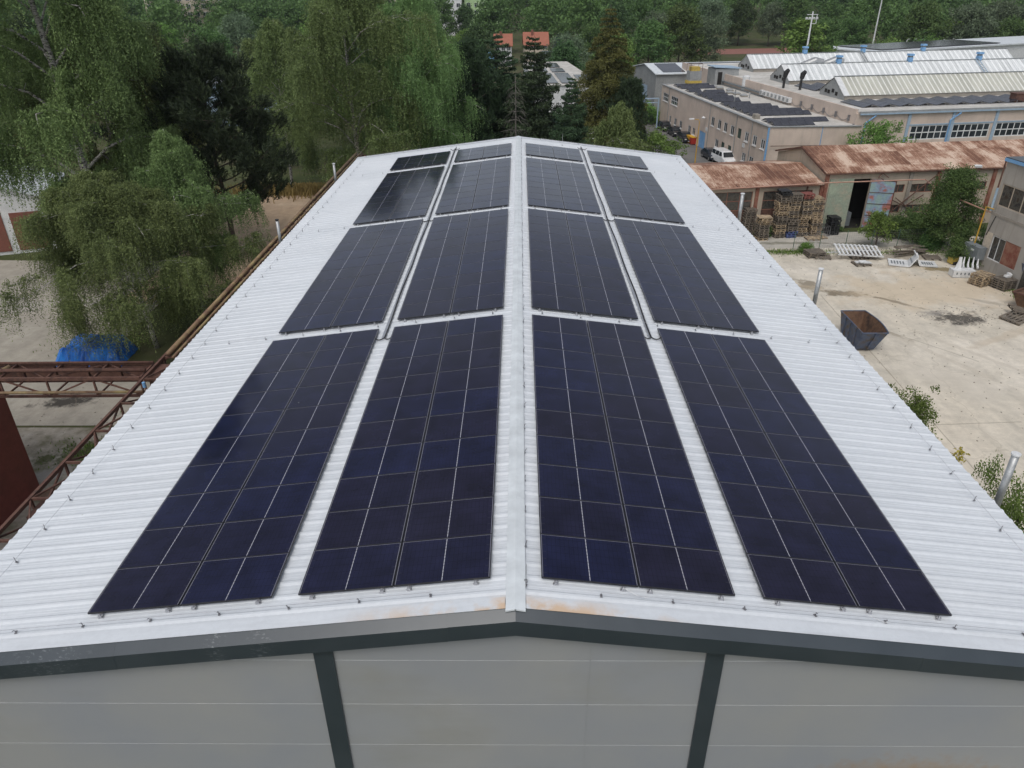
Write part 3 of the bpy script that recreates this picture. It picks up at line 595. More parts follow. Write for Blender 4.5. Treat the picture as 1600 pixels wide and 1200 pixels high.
for yy in (10.5, 23.0, 36, 49, 59.5):
    mb = MB(); mb.bar((0, yy-9, 0), (0, yy-9, 8.0), .2); mb.bar((.95, yy-9, 0), (.95, yy-9, 8.0), .2); mb.bar((0,yy-9,3),(.95,yy-9,5),.08); mb.build('post', MT['ruststeel'], e)
for q in ((.02,13.9,8.06,.93,14.9,8.72),(.02,0,8.1,.93,2.2,8.6),(.02,6.4,8.1,.93,7.1,8.5)): mb = MB(); mb.box(*q); mb.build('cover_plate', MT['ruststeel'], e)
for (s, z, r, y0, y1, mt) in ((.22,8.97,.085,15.2,51,'yellowpipe'), (.50,8.94,.05,15.0,51,'yellowpipe'), (.75,8.95,.06,15.6,51,'ruststeel'), (.36,8.25,.045,0,50,'yellowpipe'), (-.14,8.55,.06,15,51,'ruststeel')):
    MB().tube([(s, y0, z), (s+.02, (y0+y1)/2, z+.01), (s, y1, z)], r, 8).build('pipe', MT[mt], e, smooth=True)
mb = MB(); mb.tube([(.35, 12.95, 8.83), (.35,12.95,9.02)], .055, 10); mb.build('valve_cap', MT['bluepaint'], e)
e2, P2 = truss('pipe_bridge', 'rusty branch pipe bridge crossing the left yard towards the red building', (-13.35,22.75,0), (-40,22.45,0), (0,1,0), 1.15, 8.75, 8.05, 16, {})
for (yy, z, r, mt) in ((.30,8.93,.075,'ruststeel'), (-.22,8.32,.055,'yellowpipe'), (.95,8.90,.05,'ruststeel')):
    MB().tube([(.1,yy,z), (-12,yy-.13,z), (-26,yy-.3,z)], r, 8).build('pipe', MT[mt], e2, smooth=True)
MB().tube([(-4.9,.55,8.95),(-5.6,-.6,8.7),(-8.6,-5.4,8.2)], .075, 8).build('branch_pipe', MT['yellowpipe'], e2, smooth=True)
for xx in (-14, -25): mb = MB(); mb.bar((xx,.05,0),(xx,.05,8),.2); mb.bar((xx,1.1,0),(xx,1.1,8),.2); mb.build('post', MT['ruststeel'], e2)
mb = MB()
for i in range(12): mb.box(-1.2*i-1.15, .99, 8.1, -1.2*i-.03, 1.12, 8.68)
mb.build('side_plate', MT['ruststeel'], e2)

# oxblood building at the left edge
rb = empty('red_building', (-28, 14, 0), label='oxblood red painted building corner at the lower left edge', cat='building')
MB().prism([(-10,-18),(5.6,-18),(5.25,14.1),(-10,13.6)], 0, 8.9).build('wall', MT['redwall'], rb)
MB().prism([(-10.2,-18.2),(5.7,-18.2),(5.36,14.2),(-10.2,13.7)], 8.9, 9.05).build('roof', MT['ruststeel'], rb)
mb = MB(); mb.bar((5.75,-6,7.6),(5.45,9,7.6),.05); 
for k in range(6): mb.bar((5.72-.05*k,-6+2.9*k,6.6),(5.72-.05*k,-6+2.9*k,7.6),.05)
mb.build('handrail', MT['ruststeel'], rb)

# ------------------------------------------------------------------ building helpers
def holed(mb, x0, x1, z0, z1, y0, y1, holes):
    """wall slab in local xz with rectangular openings (x0,x1,z0,z1)"""
    X = sorted({x0, x1, *[h[0] for h in holes], *[h[1] for h in holes]}); Z = sorted({z0, z1, *[h[2] for h in holes], *[h[3] for h in holes]})
    X = [x for x in X if x0 <= x <= x1]; Z = [z for z in Z if z0 <= z <= z1]
    for i in range(len(X)-1):
        run = None
        for j in range(len(Z)-1):
            cx, cz = (X[i]+X[i+1])/2, (Z[j]+Z[j+1])/2
            solid = not any(h[0] < cx < h[1] and h[2] < cz < h[3] for h in holes)
            if solid and run is None: run = Z[j]
            if (not solid or j == len(Z)-2) and run is not None:
                e = Z[j+1] if solid else Z[j]; mb.box(X[i], y0, run, X[i+1], y1, e); run = None
def gable_roof(mb, x0, x1, y0, yr, y1, ze, zr, t=.08):
    mb.loft([(x0,y0,ze),(x0,yr,zr),(x0,yr,zr+t),(x0,y0,ze+t)], [(x1,y0,ze),(x1,yr,zr),(x1,yr,zr+t),(x1,y0,ze+t)])
    mb.loft([(x0,yr,zr),(x0,y1,ze),(x0,y1,ze+t),(x0,yr,zr+t)], [(x1,yr,zr),(x1,y1,ze),(x1,y1,ze+t),(x1,yr,zr+t)])
def window(parent, x0, x1, z0, z1, y, fm, gm, nx=2, nz=1, depth=.12, fw=.07, sill=None, out=-1):
    """frame with glass set into an opening; out=-1: facade looks towards local -y"""
    mb = MB(); ya, yb = (y+.04, y+.04+.06) if out < 0 else (y-.10, y-.04)
    mb.box(x0,ya,z0,x0+fw,yb,z1); mb.box(x1-fw,ya,z0,x1,yb,z1); mb.box(x0+fw,ya,z0,x1-fw,yb,z0+fw); mb.box(x0+fw,ya,z1-fw,x1-fw,yb,z1)
    for i in range(1, nx): x = x0+(x1-x0)*i/nx; mb.box(x-fw/2,ya+.005,z0+fw,x+fw/2,yb-.005,z1-fw)
    for i in range(1, nz): z = z0+(z1-z0)*i/nz; mb.box(x0+fw,ya+.01,z-fw/2,x1-fw,yb-.01,z+fw/2)
    w = mb.build('window', fm, parent)
    MB().box(x0+.01,ya+.02,z0+.01,x1-.01,ya+.035,z1-.01).build('pane', gm, w)
    if sill: MB().box(x0-.08,y-.10 if out<0 else y,z0-.06,x1+.08,y+.04 if out<0 else y+.10,z0-.002).build('sill', sill, w)
    return w

# ------------------------------------------------------------------ the two rusty-roofed sheds
RZ = .128
sh = empty('storage_shed', (28.0, 68.3, 0), RZ, label='long pale plaster shed with rusty metal roof and open double door', cat='shed')
LB = 27.0
MB().v
mb = MB(); holes = [(2.87,4.62,0,4.7),(6.85,8.05,3.3,4.05),(8.65,10.95,3.25,4.05),(11.6,13.0,3.3,4.05),(15.2,16.3,3.25,4.05),(6.75,8.05,1.4,2.15),(8.65,10.95,1.35,2.1),(18,20.5,3.25,4.05),(21.5,24,3.25,4.05)]
holed(mb, 0, LB, 0, 5.28, 0, .25, holes)
for (x,) in ((0,),(LB-.25,)):
    mb.loft([(x,.25,0),(x,10.0,0),(x,10.0,5.3),(x,5.0,6.6),(x,.25,5.3)],[(x+.25,.25,0),(x+.25,10.0,0),(x+.25,10.0,5.3),(x+.25,5.0,6.6),(x+.25,.25,5.3)])
mb.box(.25,9.75,0,LB-.25,10.0,5.3); mb.build('wall', MT['plaster'], sh)
mb = MB(); gable_roof(mb, -.12, LB+.2, -.32, 5.0, 10.3, 5.36, 6.70); r_ = mb.build('roof', MT['rustroof'], sh)
mb = MB(); mb.bar((-.15,-.34,5.30),(LB+.2,-.34,5.30),.08,.10); mb.bar((-.16,-.3,5.33),(-.16,5.0,6.66),.07,.14); mb.bar((-.16,5.0,6.66),(-.16,10.3,5.33),.07,.14); mb.build('roof_edge_trim', MT['ruststeel'], sh)
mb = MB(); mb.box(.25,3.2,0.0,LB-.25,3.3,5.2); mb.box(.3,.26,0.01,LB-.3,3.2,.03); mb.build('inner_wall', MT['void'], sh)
mb = MB(); mb.box(.55,-.07,.12,2.86,-.002,4.78); d_ = mb.build('door_panel', MT['greendoor'], sh, label='pale green closed door leaf')
mb = MB();
for z in (1.05, 2.2, 3.3): mb.box(.55,-.085,z,2.86,-.072,z+.05)
mb.build('door_batten', MT['greendoor'], d_)
mb = MB(); A = (4.62,-.02); B = (6.6,-.75); dx, dy = B[0]-A[0], B[1]-A[1]; ln = math.hypot(dx, dy); ang = math.atan2(dy, dx)
lf = MB(); lf.obox(((A[0]+B[0])/2,(A[1]+B[1])/2,2.35),(ln,.07,4.55),(0,0,ang)); d2_ = lf.build('door_leaf', MT['doorpatch'], sh, label='half-open door leaf with blue, green and red peeling paint')
mb = MB()
for z in (.15,1.3,2.4,3.45,4.55): mb.obox(((A[0]+B[0])/2+.04*math.sin(ang),(A[1]+B[1])/2-.05,z),(ln,.03,.05),(0,0,ang))
mb.bar((B[0],B[1],.1),(B[0],B[1],4.6),.08); mb.build('door_batten', MT['ruststeel'], d2_)
for x, mt in ((8.25,'concrete'),(11.0,'redpaint'),(16.6,'redpaint'),(.02,'redpaint'),(21.0,'concrete'),(25.8,'redpaint')):
    MB().box(x,-.16,0,x+.34,-.003,5.25).build('pillar', MT[mt], sh)
mb = MB()
for (a, b) in (((6.9,-.35,2.7),(8.35,-.2,2.05)),((8.35,-.2,2.0),(9.9,-.35,3.1)),((7.2,-.3,2.9),(9.6,-.3,1.3)),((6.7,-.3,1.3),(10.8,-.3,4.9)),((4.9,-.5,4.85),(5.4,-.2,5.25)),((5.9,-.5,4.85),(5.4,-.2,5.25)),((10.8,-.3,4.9),(11.3,-.3,3.6))): mb.bar(a, b, .07)
mb.build('brace_strut', MT['ruststeel'], sh)
for (x0,x1,z0,z1) in holes[1:]: window(sh, x0, x1, z0, z1, .02, MT['redpaint'], MT['dirtyglass'], max(2, int((x1-x0)/.75)), 1, fw=.06)
MB().box(2.9,.9,0,3.9,1.8,1.3).build('stored_crate', MT['cabinet'], sh)
fl = empty('floodlight', (42.6, 69.9, 5.55), RZ, label='pale floodlight fixed on the rusty shed eave behind the bushy tree', cat='floodlight')
MB().obox((0,0,0),(.62,.3,.16),(.2,0,-.3)).build('lamp_housing', MT['whitepaint'], fl); MB().bar((0,.1,-.1),(0,.3,-.25),.05).build('bracket', MT['steel'], fl)

sa = empty('storage_shed', (28.0, 68.2, 0), RZ, label='lower rusty-roofed shed with glazed bays behind the tall pallet stacks', cat='shed')
mb = MB(); ho = [(-10.3,-6.7,.8,3.95),(-5.7,-1.0,.8,3.9),(-15.2,-11.3,.8,3.95)]; holed(mb, -16.5, -.02, 0, 4.38, 0, .25, ho)
mb.loft([(-16.5,.25,0),(-16.5,9.4,0),(-16.5,9.4,4.3),(-16.5,4.7,5.2),(-16.5,.25,4.3)],[(-16.3,.25,0),(-16.3,9.4,0),(-16.3,9.4,4.3),(-16.3,4.7,5.2),(-16.3,.25,4.3)]); mb.box(-16.3,9.2,0,-.02,9.4,4.3); mb.build('wall', MT['plaster'], sa)
mb = MB(); gable_roof(mb, -16.9, -.18, -.32, 4.7, 9.7, 4.42, 5.28); mb.build('roof', MT['rustroof'], sa)
mb = MB(); mb.bar((-16.9,-.34,4.37),(-.2,-.34,4.37),.08,.09); mb.bar((-.19,-.3,4.40),(-.19,4.7,5.24),.05,.1); mb.build('roof_edge_trim', MT['ruststeel'], sa)
for (x0,x1,z0,z1) in ho:
    window(sa, x0, x1, 2.2, z1, .02, MT['redpaint'], MT['dirtyglass'], 3, 2, fw=.06); MB().box(x0,.06,z0,x1,.14,2.19).build('infill_panel', MT['ruststeel'], sa)
for x in (-6.5, -.36): MB().box(x,-.14,0,x+.3,-.003,4.35).build('pillar', MT['redpaint'], sa)
MB().tube([(-1.6,-.12,4.3),(-1.62,-.12,2.6)], .06, 8).build('downpipe', MT['ruststeel'], sa)

# overhead service pipe in front of the sheds
gp = empty('service_pipe', (16.6, 65.6, 0), label='thin pinkish overhead pipe along the front of the rusty sheds', cat='pipe')
o0 = Vector((16.6,65.6,0)); pts = [Vector(p)-o0 for p in ((16.6,65.6,4.55),(28.2,67.2,4.75),(37.0,68.0,4.8),(36.6,64.6,4.6),(37.9,57.8,4.4))]
mb = MB(); mb.tube(pts, .055, 8); mb.build('pipe', MT['pinkpipe'], gp)
mb = MB()
for p in (pts[0]+Vector((3,.4,0)), pts[1]+Vector((-.3,0,0)), pts[1]+Vector((5,.4,0))): mb.bar(p, p+Vector((0,.9,.1)), .05)
mb.build('bracket', MT['ruststeel'], gp)

# ------------------------------------------------------------------ concrete building at the right edge
ang = math.atan2(-13.7, 1.6)
rbld = empty('workshop_building', (37.3, 57.7, 0), ang, label='grey rendered two-storey workshop with dirty factory windows at the right edge', cat='building')
# local x runs along the facade towards the camera, local +y points away from the yard
mb = MB(); hs = [(.25,6.2,5.3,7.0),(.9,2.35,1.25,3.1),(2.36,4.0,1.3,3.1),(7.4,12,5.3,7.0),(4.9,6.4,0,2.5)]
holed(mb, 0, 16, 0, 8.75, 0, .3, hs); mb.box(0,.3,0,.3,12,8.75); mb.box(15.7,.3,0,16,12,8.75); mb.box(.3,11.7,0,15.7,12,8.75); mb.build('wall', MT['greyplaster'], rbld)
MB().box(-.12,-.12,8.75,16.1,12.1,8.92).build('roof', MT['anthracite'], rbld)
MB().box(-.14,-.16,8.62,16.1,-.122,8.86).build('roof_edge_trim', MT['bluepaint'], rbld)
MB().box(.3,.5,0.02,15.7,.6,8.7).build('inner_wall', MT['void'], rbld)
window(rbld,.25,6.2,5.3,7.0,.02,MT['plaster'],MT['dirtyglass'],5,1,fw=.09); window(rbld,7.4,12,5.3,7.0,.02,MT['plaster'],MT['dirtyglass'],4,1,fw=.09)
window(rbld,.9,2.35,1.25,3.1,.02,MT['whitepaint'],MT['dirtyglass'],2,1,fw=.07)
MB().box(2.37,.03,1.3,3.98,.10,3.1).build('rusted_panel', MT['redpaint'], rbld); MB().box(.1,-.02,2.0,.85,-.003,3.2).build('cream_panel', MT['cream'], rbld)
mb = MB(); mb.box(-.02,-.05,4.55,16,-.003,4.75); mb.build('concrete_ledge', MT['concrete'], rbld)
mb = MB(); mb.tube([(-.06,-.08,8.6),(-.06,-.08,6.6)],.06,8); dp = mb.build('downpipe', MT['ruststeel'], rbld); MB().tube([(-.06,-.08,6.55),(-.06,-.08,4.8)],.09,8).build('pipe_section', MT['paleblue'], dp)
MB().tube([(.6,-.06,4.5),(.2,-.06,2.9)],.03,6).build('cable', MT['black'], rbld)
mb = MB(); mb.tube([(-.55,-.25,.3),(-.5,-.2,5.0),(.3,-.15,5.0)],.05,8); mb.build('gas_pipe', MT['gasyellow'], rbld)
mb = MB(); mb.box(-1.0,-.72,1.0,.75,-.06,2.0); cb = mb.build('switch_cabinet', MT['cabinet'], rbld); mb = MB(); mb.box(-.75,-.735,1.65,-.6,-.722,1.72); mb.box(-.1,-.735,1.6,.25,-.722,1.75); mb.build('cabinet_sign', MT['whitepaint'], cb)
MB().box(4.92,-.02,0,6.38,.08,2.48).build('workshop_door', MT['dirtyglass'], rbld)
dd = empty('leaning_door', (38.0, 53.35, 0), label='dark navy metal door with white notice leaning on the workshop wall', cat='door')
MB().obox((0,0,1.05),(.08,.95,2.1),(0,-.12,-.12)).build('door_leaf', MT['skipblue'], dd); MB().obox((-.10,-.15,1.45),(.02,.28,.5),(0,-.12,-.12)).build('notice', MT['whitepaint'], dd)

# ------------------------------------------------------------------ two-storey office with rooftop panels
oa = math.atan2(.9905, -.1376)
of = empty('office_building', (32.42, 99.85, -3), oa, label='long two-storey beige office building with flat roof and white window frames', cat='office building')
# local x along the street facade away from the camera, local -y is inward
LW, DW, H0 = 45.2, 12.0, 7.0
up = [(.55,1.85),(3.1,4.4),(5.8,7.1),(8.35,9.65),(10.9,12.2),(13.5,14.8),(15.9,17.2),(18.6,19.9),(36.0,39.6),(41.2,44.2)]
low = [(3.4,4.7),(5.9,7.2),(11.1,12.4),(13.7,15.0),(16.1,17.4),(26.3,27.6),(28.4,29.7),(32.8,34.1),(35.7,37.0),(38.7,39.8)]
hz = [(a,b,4.0,5.35) for a,b in up[:8]] + [(a,b,4.45,5.85) for a,b in up[8:]] + [(a,b,1.3,2.5) for a,b in low] + [(21.6,24.3,.0,2.55)]
mb = MB(); holed(mb, 0, LW, 0, H0, -.3, 0, hz); mb.build('wall', MT['pink'], of)
# end wall towards the camera, and the back
ex = -1.3
mb = MB(); mb.loft([(0,-.3,0),(0,-.3,H0),(.3,-.3,H0),(.3,-.3,0)], [(ex,-DW,0),(ex,-DW,H0),(ex+.3,-DW,H0),(ex+.3,-DW,0)]); mb.build('end_wall', MT['pink'], of); mb = MB(); mb.loft([(LW-.3,-.3,0),(LW,-.3,0),(LW,-.3,H0),(LW-.3,-.3,H0)],[(LW-.3,-DW,0),(LW,-DW,0),(LW,-DW,H0),(LW-.3,-DW,H0)])
mb.build('end_wall', MT['pink'], of)
MB().prism([(.05,-.32),(LW-.35,-.32),(LW-.35,-DW),(ex+.35,-DW)], H0-.14, H0-.02).build('roof', MT['flatroof'], of)
mb = MB(); mb.box(-.15,-.35,H0,LW+.1,.16,H0+.10); mb.loft([(-.15,-.35,H0),(-.15,-.35,H0+.1),(.3,-.35,H0+.1),(.3,-.35,H0)],[(ex-.15,-DW,H0),(ex-.15,-DW,H0+.1),(ex+.3,-DW,H0+.1),(ex+.3,-DW,H0)]); mb.box(LW-.3,-DW,H0,LW+.1,-.35,H0+.1); mb.build('parapet_trim', MT['greymetal'], of)
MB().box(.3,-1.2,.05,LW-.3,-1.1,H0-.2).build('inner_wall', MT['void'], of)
for i, (a,b,z0,z1) in enumerate(hz[:-1]):
    gr = (abs(a-8.35) < .01) or (abs(a-11.1) < .01 and z0 < 2) or (abs(a-13.7) < .01 and z0 < 2)
    small = i < 4
    if gr: MB().box(a,-.16,z0,b,-.10,z1).build('boarded_window', pm('green_shutter', (.05,.09,.07), (.04,.07,.055), 2, .7) if 'gs' not in MT else MT['gs'], of)
    else: window(of, a, b, z0, z1, 0, MT['whitepaint'], MT['glass'], 2 if b-a < 2 else 4, 1 if b-a < 2 else 2, fw=.16 if small else .10, sill=MT['whitepaint'], out=1)
mb = MB(); mb.box(21.65,-.14,.02,22.92,-.05,2.5); mb.box(22.96,-.14,.02,24.25,-.05,2.5); mb.build('double_door', MT['bluepaint'], of)
mb = MB(); mb.tube([(-.12,.05,0),(-.12,.05,H0-.05)],.13,8); mb.tube([(-.72,-7.0,2),(-.72,-7.0,H0)],.07,6); mb.build('downpipe', MT['bluepaint'], of)
mb = MB()
for x in (4.9,10.2,20.5,40.6): mb.tube([(x,.07,0),(x,.07,H0-.05)],.06,6)
mb.build('downpipe', MT['greymetal'], of)
mb = MB(); mb.bar((-.35,-.4,H0-2.3),(ex-.3,-DW,H0-2.3),.07); mb.build('cable_run', MT['ruststeel'], of)
MB().obox((-.95,-9.0,1.2+.9),(.06,1.3,.6),(0,0,-.1)).build('basement_window', MT['void'], of)
for (x, z) in ((20.9,2.9),(6.6,1.05+2.1)): MB().box(x,.01,z,x+.8,.06,z+.55).build('wall_sign', MT['whitepaint'], of)
Rof = lambda x, y, z=0.0: of.matrix_basis @ Vector((x, y, z))
def on_roof(name, x, y, label, cat, group=None, z=H0-.02, rz=0): return empty(name, Rof(x, y, z), oa+rz, label=label, cat=cat, group=group)
bpy.context.view_layer.update()
# tent-shaped panel rows (east-west racks) on flat roofs
darkpv = pm('dark_panel_glass', (.035,.036,.045), (.055,.055,.065), .8, .18)
def tent(parent_loc, rz, w, L_, h, label, group, nseg=None):
    e = empty('rooftop_solar_rack', parent_loc, rz, label=label, cat='solar rack', group=group)
    for s in (-1, 1):
        n = nseg or max(1, int(round(L_/1.1)))
        for i in range(n):
            y0, y1 = -i*L_/n, -(i+1)*L_/n + .03; mb = MB()
            a = [(s*.03,y0,h),(s*w/2,y0,.10),(s*w/2,y1,.10),(s*.03,y1,h)]; mb.loft(a, [(x,y,z-.04) for x,y,z in a]); mb.build('solar_panel', darkpv, e)
    for y in (0, -L_): mb = MB(); mb.bar((-w/2,y,.04),(w/2,y,.04),.05); mb.bar((0,y,.04),(0,y,h-.06),.05); mb.build('rack', MT['alu'], e)
    return e
GR = 'tent-shaped solar racks on the beige office roof'; k = 0
ORD2 = ORD + 'thirteenth fourteenth fifteenth sixteenth seventeenth eighteenth nineteenth twentieth twenty-first twenty-second twenty-third twenty-fourth'.split()
lst = [(1.7,1.0,5.6),(4.1,1.2,8.6)] + [(9.7,1.2,9.0),(12.1,1.2,9.0),(14.5,1.2,6.6),(16.9,1.2,6.6),(19.3,1.2,4.4)] + [(23.6,1.2,4.4),(26.0,1.2,4.4),(28.4,1.2,4.4),(30.8,1.2,3.4),(33.2,3.6,3.3),(35.0,1.2,2.2)] + [(x, 1.3, 6.2) for x in (39.4,41.8)]
for x, y, l in lst:
    tent(Rof(x, -y, H0-.02), oa, 2.2, l, .50, f'dark solar rack on the office roof, {ORD2[k]} from the near blue corner', GR); k += 1
e = on_roof('roof_machine', 47.0-2.4, -5.6, 'grey and yellow machine with a railing on the far end of the office roof', 'machine')
MB().box(-.9,-1.1,.7,.9,1.1,2.3).build('housing', MT['greymetal'], e)
mb = MB(); mb.box(-1.1,-1.2,.15,1.1,1.2,.68); mb.box(-.7,-.8,2.32,.7,.8,3.0); mb.build('base_frame', MT['yellowbox'], e)
mb = MB()
for x in (-1,1):
    for y in (-1.1,1.1): mb.bar((x,y,2.3),(x,y,3.5),.06)
    mb.bar((x,-1.1,3.5),(x,1.1,3.5),.06)
for y in (-1.1,1.1): mb.bar((-1,y,3.5),(1,y,3.5),.06)
mb.build('railing', MT['ruststeel'], e)
e = on_roof('stair_hut', 46.6-2.2, -11.0, 'pale blue-grey stair hut with dark doorway on the office roof', 'roof hut')
mb = MB(); mb.box(-1.9,-2.2,0,1.9,2.2,2.7); mb.build('wall', MT['greymetal'], e); MB().loft([(-2.1,-2.5,2.7),(2.1,-2.5,2.7),(2.1,-2.5,2.85),(-2.1,-2.5,2.85)],[(-2.1,2.4,2.95),(2.1,2.4,2.95),(2.1,2.4,3.1),(-2.1,2.4,3.1)]).build('roof', MT['paleblue'], e); MB().box(-1.93,.9,.1,-1.90,1.7,2.2).build('doorway', MT['void'], e)
for i, (x, y) in enumerate(((39.6,7.6),(37.4,7.9),(34.6,8.6),(31.6,7.4),(30.2,8.0),(27.7,8.2))):
    e = on_roof('skylight', x, -y, f'flat grey skylight dome on the office roof, {ORD[i]} from the far end', 'skylight', 'small skylights on the office roof')
    MB().box(-.5,-.5,0,.5,.5,.22).build('curb', MT['concrete'], e); MB().loft([(-.55,-.55,.22),(.55,-.55,.22),(.55,.55,.22),(-.55,.55,.22)],[(-.3,-.3,.42),(.3,-.3,.42),(.3,.3,.42),(-.3,.3,.42)]).build('dome', MT['greymetal'], e)
e = on_roof('storage_tank', 34.4, -11.2, 'upright white cylindrical tank on the office roof beside the higher wall', 'tank')
MB().tube([(0,0,.1),(0,0,2.3)],[.62,.62],20).build('tank_body', MT['whitepaint'], e, smooth=False); MB().tube([(0,0,2.3),(0,0,2.45)],[.62,.3],20).build('tank_lid', MT['whitepaint'], e)
MB().tube([(.6,0,.5),(.9,-.3,.5),(.9,-.3,0)],.08,8).build('outlet_pipe', MT['steel'], e)
mb = MB(); mb.tube([(20.0,-3.2,0),(20.0,-3.2,1.9)],.04,6)
e = on_roof('vent_post', 19.8, -3.3, 'thin grey vent post standing among the office roof panels', 'vent post'); MB().tube([(0,0,0),(0,0,2.0)],.06,8).build('post', MT['steel'], e); MB().tube([(0,0,2.0),(0,0,2.1)],.13,8).build('cap', MT['steel'], e)
e = on_roof('vent_post', 25.5, -8.2, 'small bent grey vent pipe on the open part of the office roof', 'vent post'); MB().tube([(0,0,0),(0,0,.7),(.15,0,.85),(.4,0,.8)],.08,8).build('post', MT['steel'], e)
e = on_roof('roof_box', 6.9, -1.2, 'pale roof box between two groups of office roof panels', 'roof box'); MB().box(-.5,-.35,0,.5,.35,.6).build('box', MT['concrete'], e)

# ------------------------------------------------------------------ factory hall with three ridged rooflights
HA = rad(9.5); HZ = 5.6
hl = empty('factory_hall', (44.1, 101.5, -3), HA, label='large pink factory hall with a long band of white-framed windows', cat='factory hall')
HT = HZ + 3
hw = [(a, a+5.6, 4.75, 6.6) for a in (8.2, 14.4, 20.9, 27.3, 33.7, 40.1, 46.5)]
mb = MB(); holed(mb, 0, 66, 0, HT-.25, 0, .3, hw); mb.box(0,.3,0,.3,64,HT+.25); mb.box(.3,63.7,0,66,64,HT-.25); mb.build('wall', MT['pink'], hl)
MB().box(.32,.02,HT-.24,66,64,HT-.05).build('roof', MT['flatroof'], hl)
mb = MB(); mb.box(.32,-.3,HT-.24,66,.01,HT+.02); mb.build('eave_strip', MT['greymetal'], hl)
MB().box(.3,-.36,HT-.40,66,-.30,HT-.2).build('gutter', MT['paleblue'], hl)
MB().box(.4,1.2,.1,65,1.3,HT-.3).build('inner_wall', MT['void'], hl)
for (a,b,z0,z1) in hw: window(hl, a, b, z0, z1, .0, MT['whitepaint'], MT['glass'], 6, 2, fw=.13)
for x in (7.45, 13.9, 20.35, 26.7, 33.2, 39.6, 46.0): MB().box(x,-.12,0,x+.42,-.003,HT-.42).build('column', MT['paleblue'], hl)
for x in (1.4, 13.7): MB().tube([(x,-.16,0),(x,-.16,HT-1.4),(x+1.2,-.3,HT-.5)],.10,8).build('downpipe', MT['bluepaint'], hl)
MB().box(7.5,-.05,6.62,66,-.003,6.78).build('lintel_strip', MT['paleblue'], hl)
# cables and pipes along the side wall above the office roof
mb = MB()
for i in range(6):
    y0 = 1.5+i*3.2
    mb.tube([(-.06, y0+3.2*t/8, HT-.9-.55*math.sin(math.pi*t/8)) for t in range(9)], .035, 5); mb.box(-.25,y0-.12,HT-1.35,-.003,y0+.12,HT-.6)
mb.tube([(-.15,0,.1),(-.15,.1,HT-1.5)],.12,6)
mb.build('hanging_cable', MT['hook'], hl)
mb = MB(); mb.bar((-.3,26,HT-1.0),(-.3,47,HT-.9),.35,.25); mb.bar((-.35,26,HT-1.5),(-.35,47,HT-1.4),.12); mb.build('pipe_run', MT['cabinet'], hl)
Hof = lambda x, y, z=0.0: hl.matrix_basis @ Vector((x, y, z))
for i in range(8):
    y = 17.6+i*1.28
    e = empty('wall_unit', Hof(-.32, y, HT-.95), HA, label=f'white boxy air unit on the wall above the office roof, {ORD[i]} from the camera', cat='air unit', group='white air units in a row above the office roof')
    MB().box(-.25,-.42,-.3,.25,.42,.42).build('housing', MT['whitepaint'], e); MB().box(-.27,-.3,-.2,-.252,.3,.3).build('grille', MT['greymetal'], e); MB().tube([(0,.2,-.3),(-.05,.25,-.7)],.03,5).build('cable', MT['hook'], e)
def rooflight(y0, x0, h, lab, mt, endm='greymetal', half=3.45):
    e = empty('ridged_rooflight', Hof(x0, y0, HT-.05), HA, label=lab, cat='rooflight', group='long white ridged rooflights on the factory hall')
    L_ = 62 - x0
    mb = MB(); t = .10
    # corrugated front and back slopes with true ribs
    n = int(L_/.4); 
    for (ya, yb, za, zb) in ((0, half, .55, h), (half, 2*half, h, .55)):
        v = []
        for i in range(n+1):
            for k, dz in ((0, 0), (.12, .05), (.24, .05), (.30, 0)):
                x = i*.4+k
                if x > L_: continue
                v.append((x, ya, za+dz)); v.append((x, yb, zb+dz))
        b = len(mb.v); mb.v += v; m_ = len(v)//2
        mb.f += [(b+2*i, b+2*i+2, b+2*i+3, b+2*i+1) for i in range(m_-1)]
    mb.build('roof_slope', mt, e)
    mb = MB(); mb.box(.15,.1,0,L_-.1,.2,.5); mb.box(.15,2*half-.2,0,L_-.1,2*half-.1,.5)
    mb.build('side_curb', MT['concrete'], e)
    mb = MB(); mb.loft([(.1,.1,0),(.1,2*half-.1,0),(.1,2*half-.1,.5),(.1,half,h-.05),(.1,.1,.5)],[(.2,.1,0),(.2,2*half-.1,0),(.2,2*half-.1,.5),(.2,half,h-.05),(.2,.1,.5)]); g_ = mb.build('gable_end', MT[endm], e)
    mb = MB()
    for (yy, zz) in ((1.9,.6),(2.9,1.1),(4.0,.7),(4.8,.8)): mb.box(.04,yy,zz*.6,.095,yy+.6,zz*.6+.5)
    mb.build('vent_opening', MT['void'], g_)
    mb = MB(); mb.bar((0,half,h+.08),(L_,half,h+.08),.3,.06); mb.build('ridge_cap', MT['cabinet'], e)
    mb = MB(); a = [(0,-.05,.56),(0,half,h+.02),(0,half,h+.08),(0,-.05,.62)]; mb.loft(a, [(x+.85,y,z) for x,y,z in a]); mb.build('end_flashing', MT['whitepaint'], e)
    return e
rooflight(10.2, 4.0, 2.75, 'nearest ridged rooflight with greenish beige ribbed sheets', MT['stripe1'])
rooflight(28.3, 4.9, 2.75, 'middle ridged rooflight with bright white patched sheets', MT['stripe2'])
rooflight(46.6, 7.2, 2.75, 'rearmost ridged rooflight with pale ribbed sheets', MT['stripe2'])
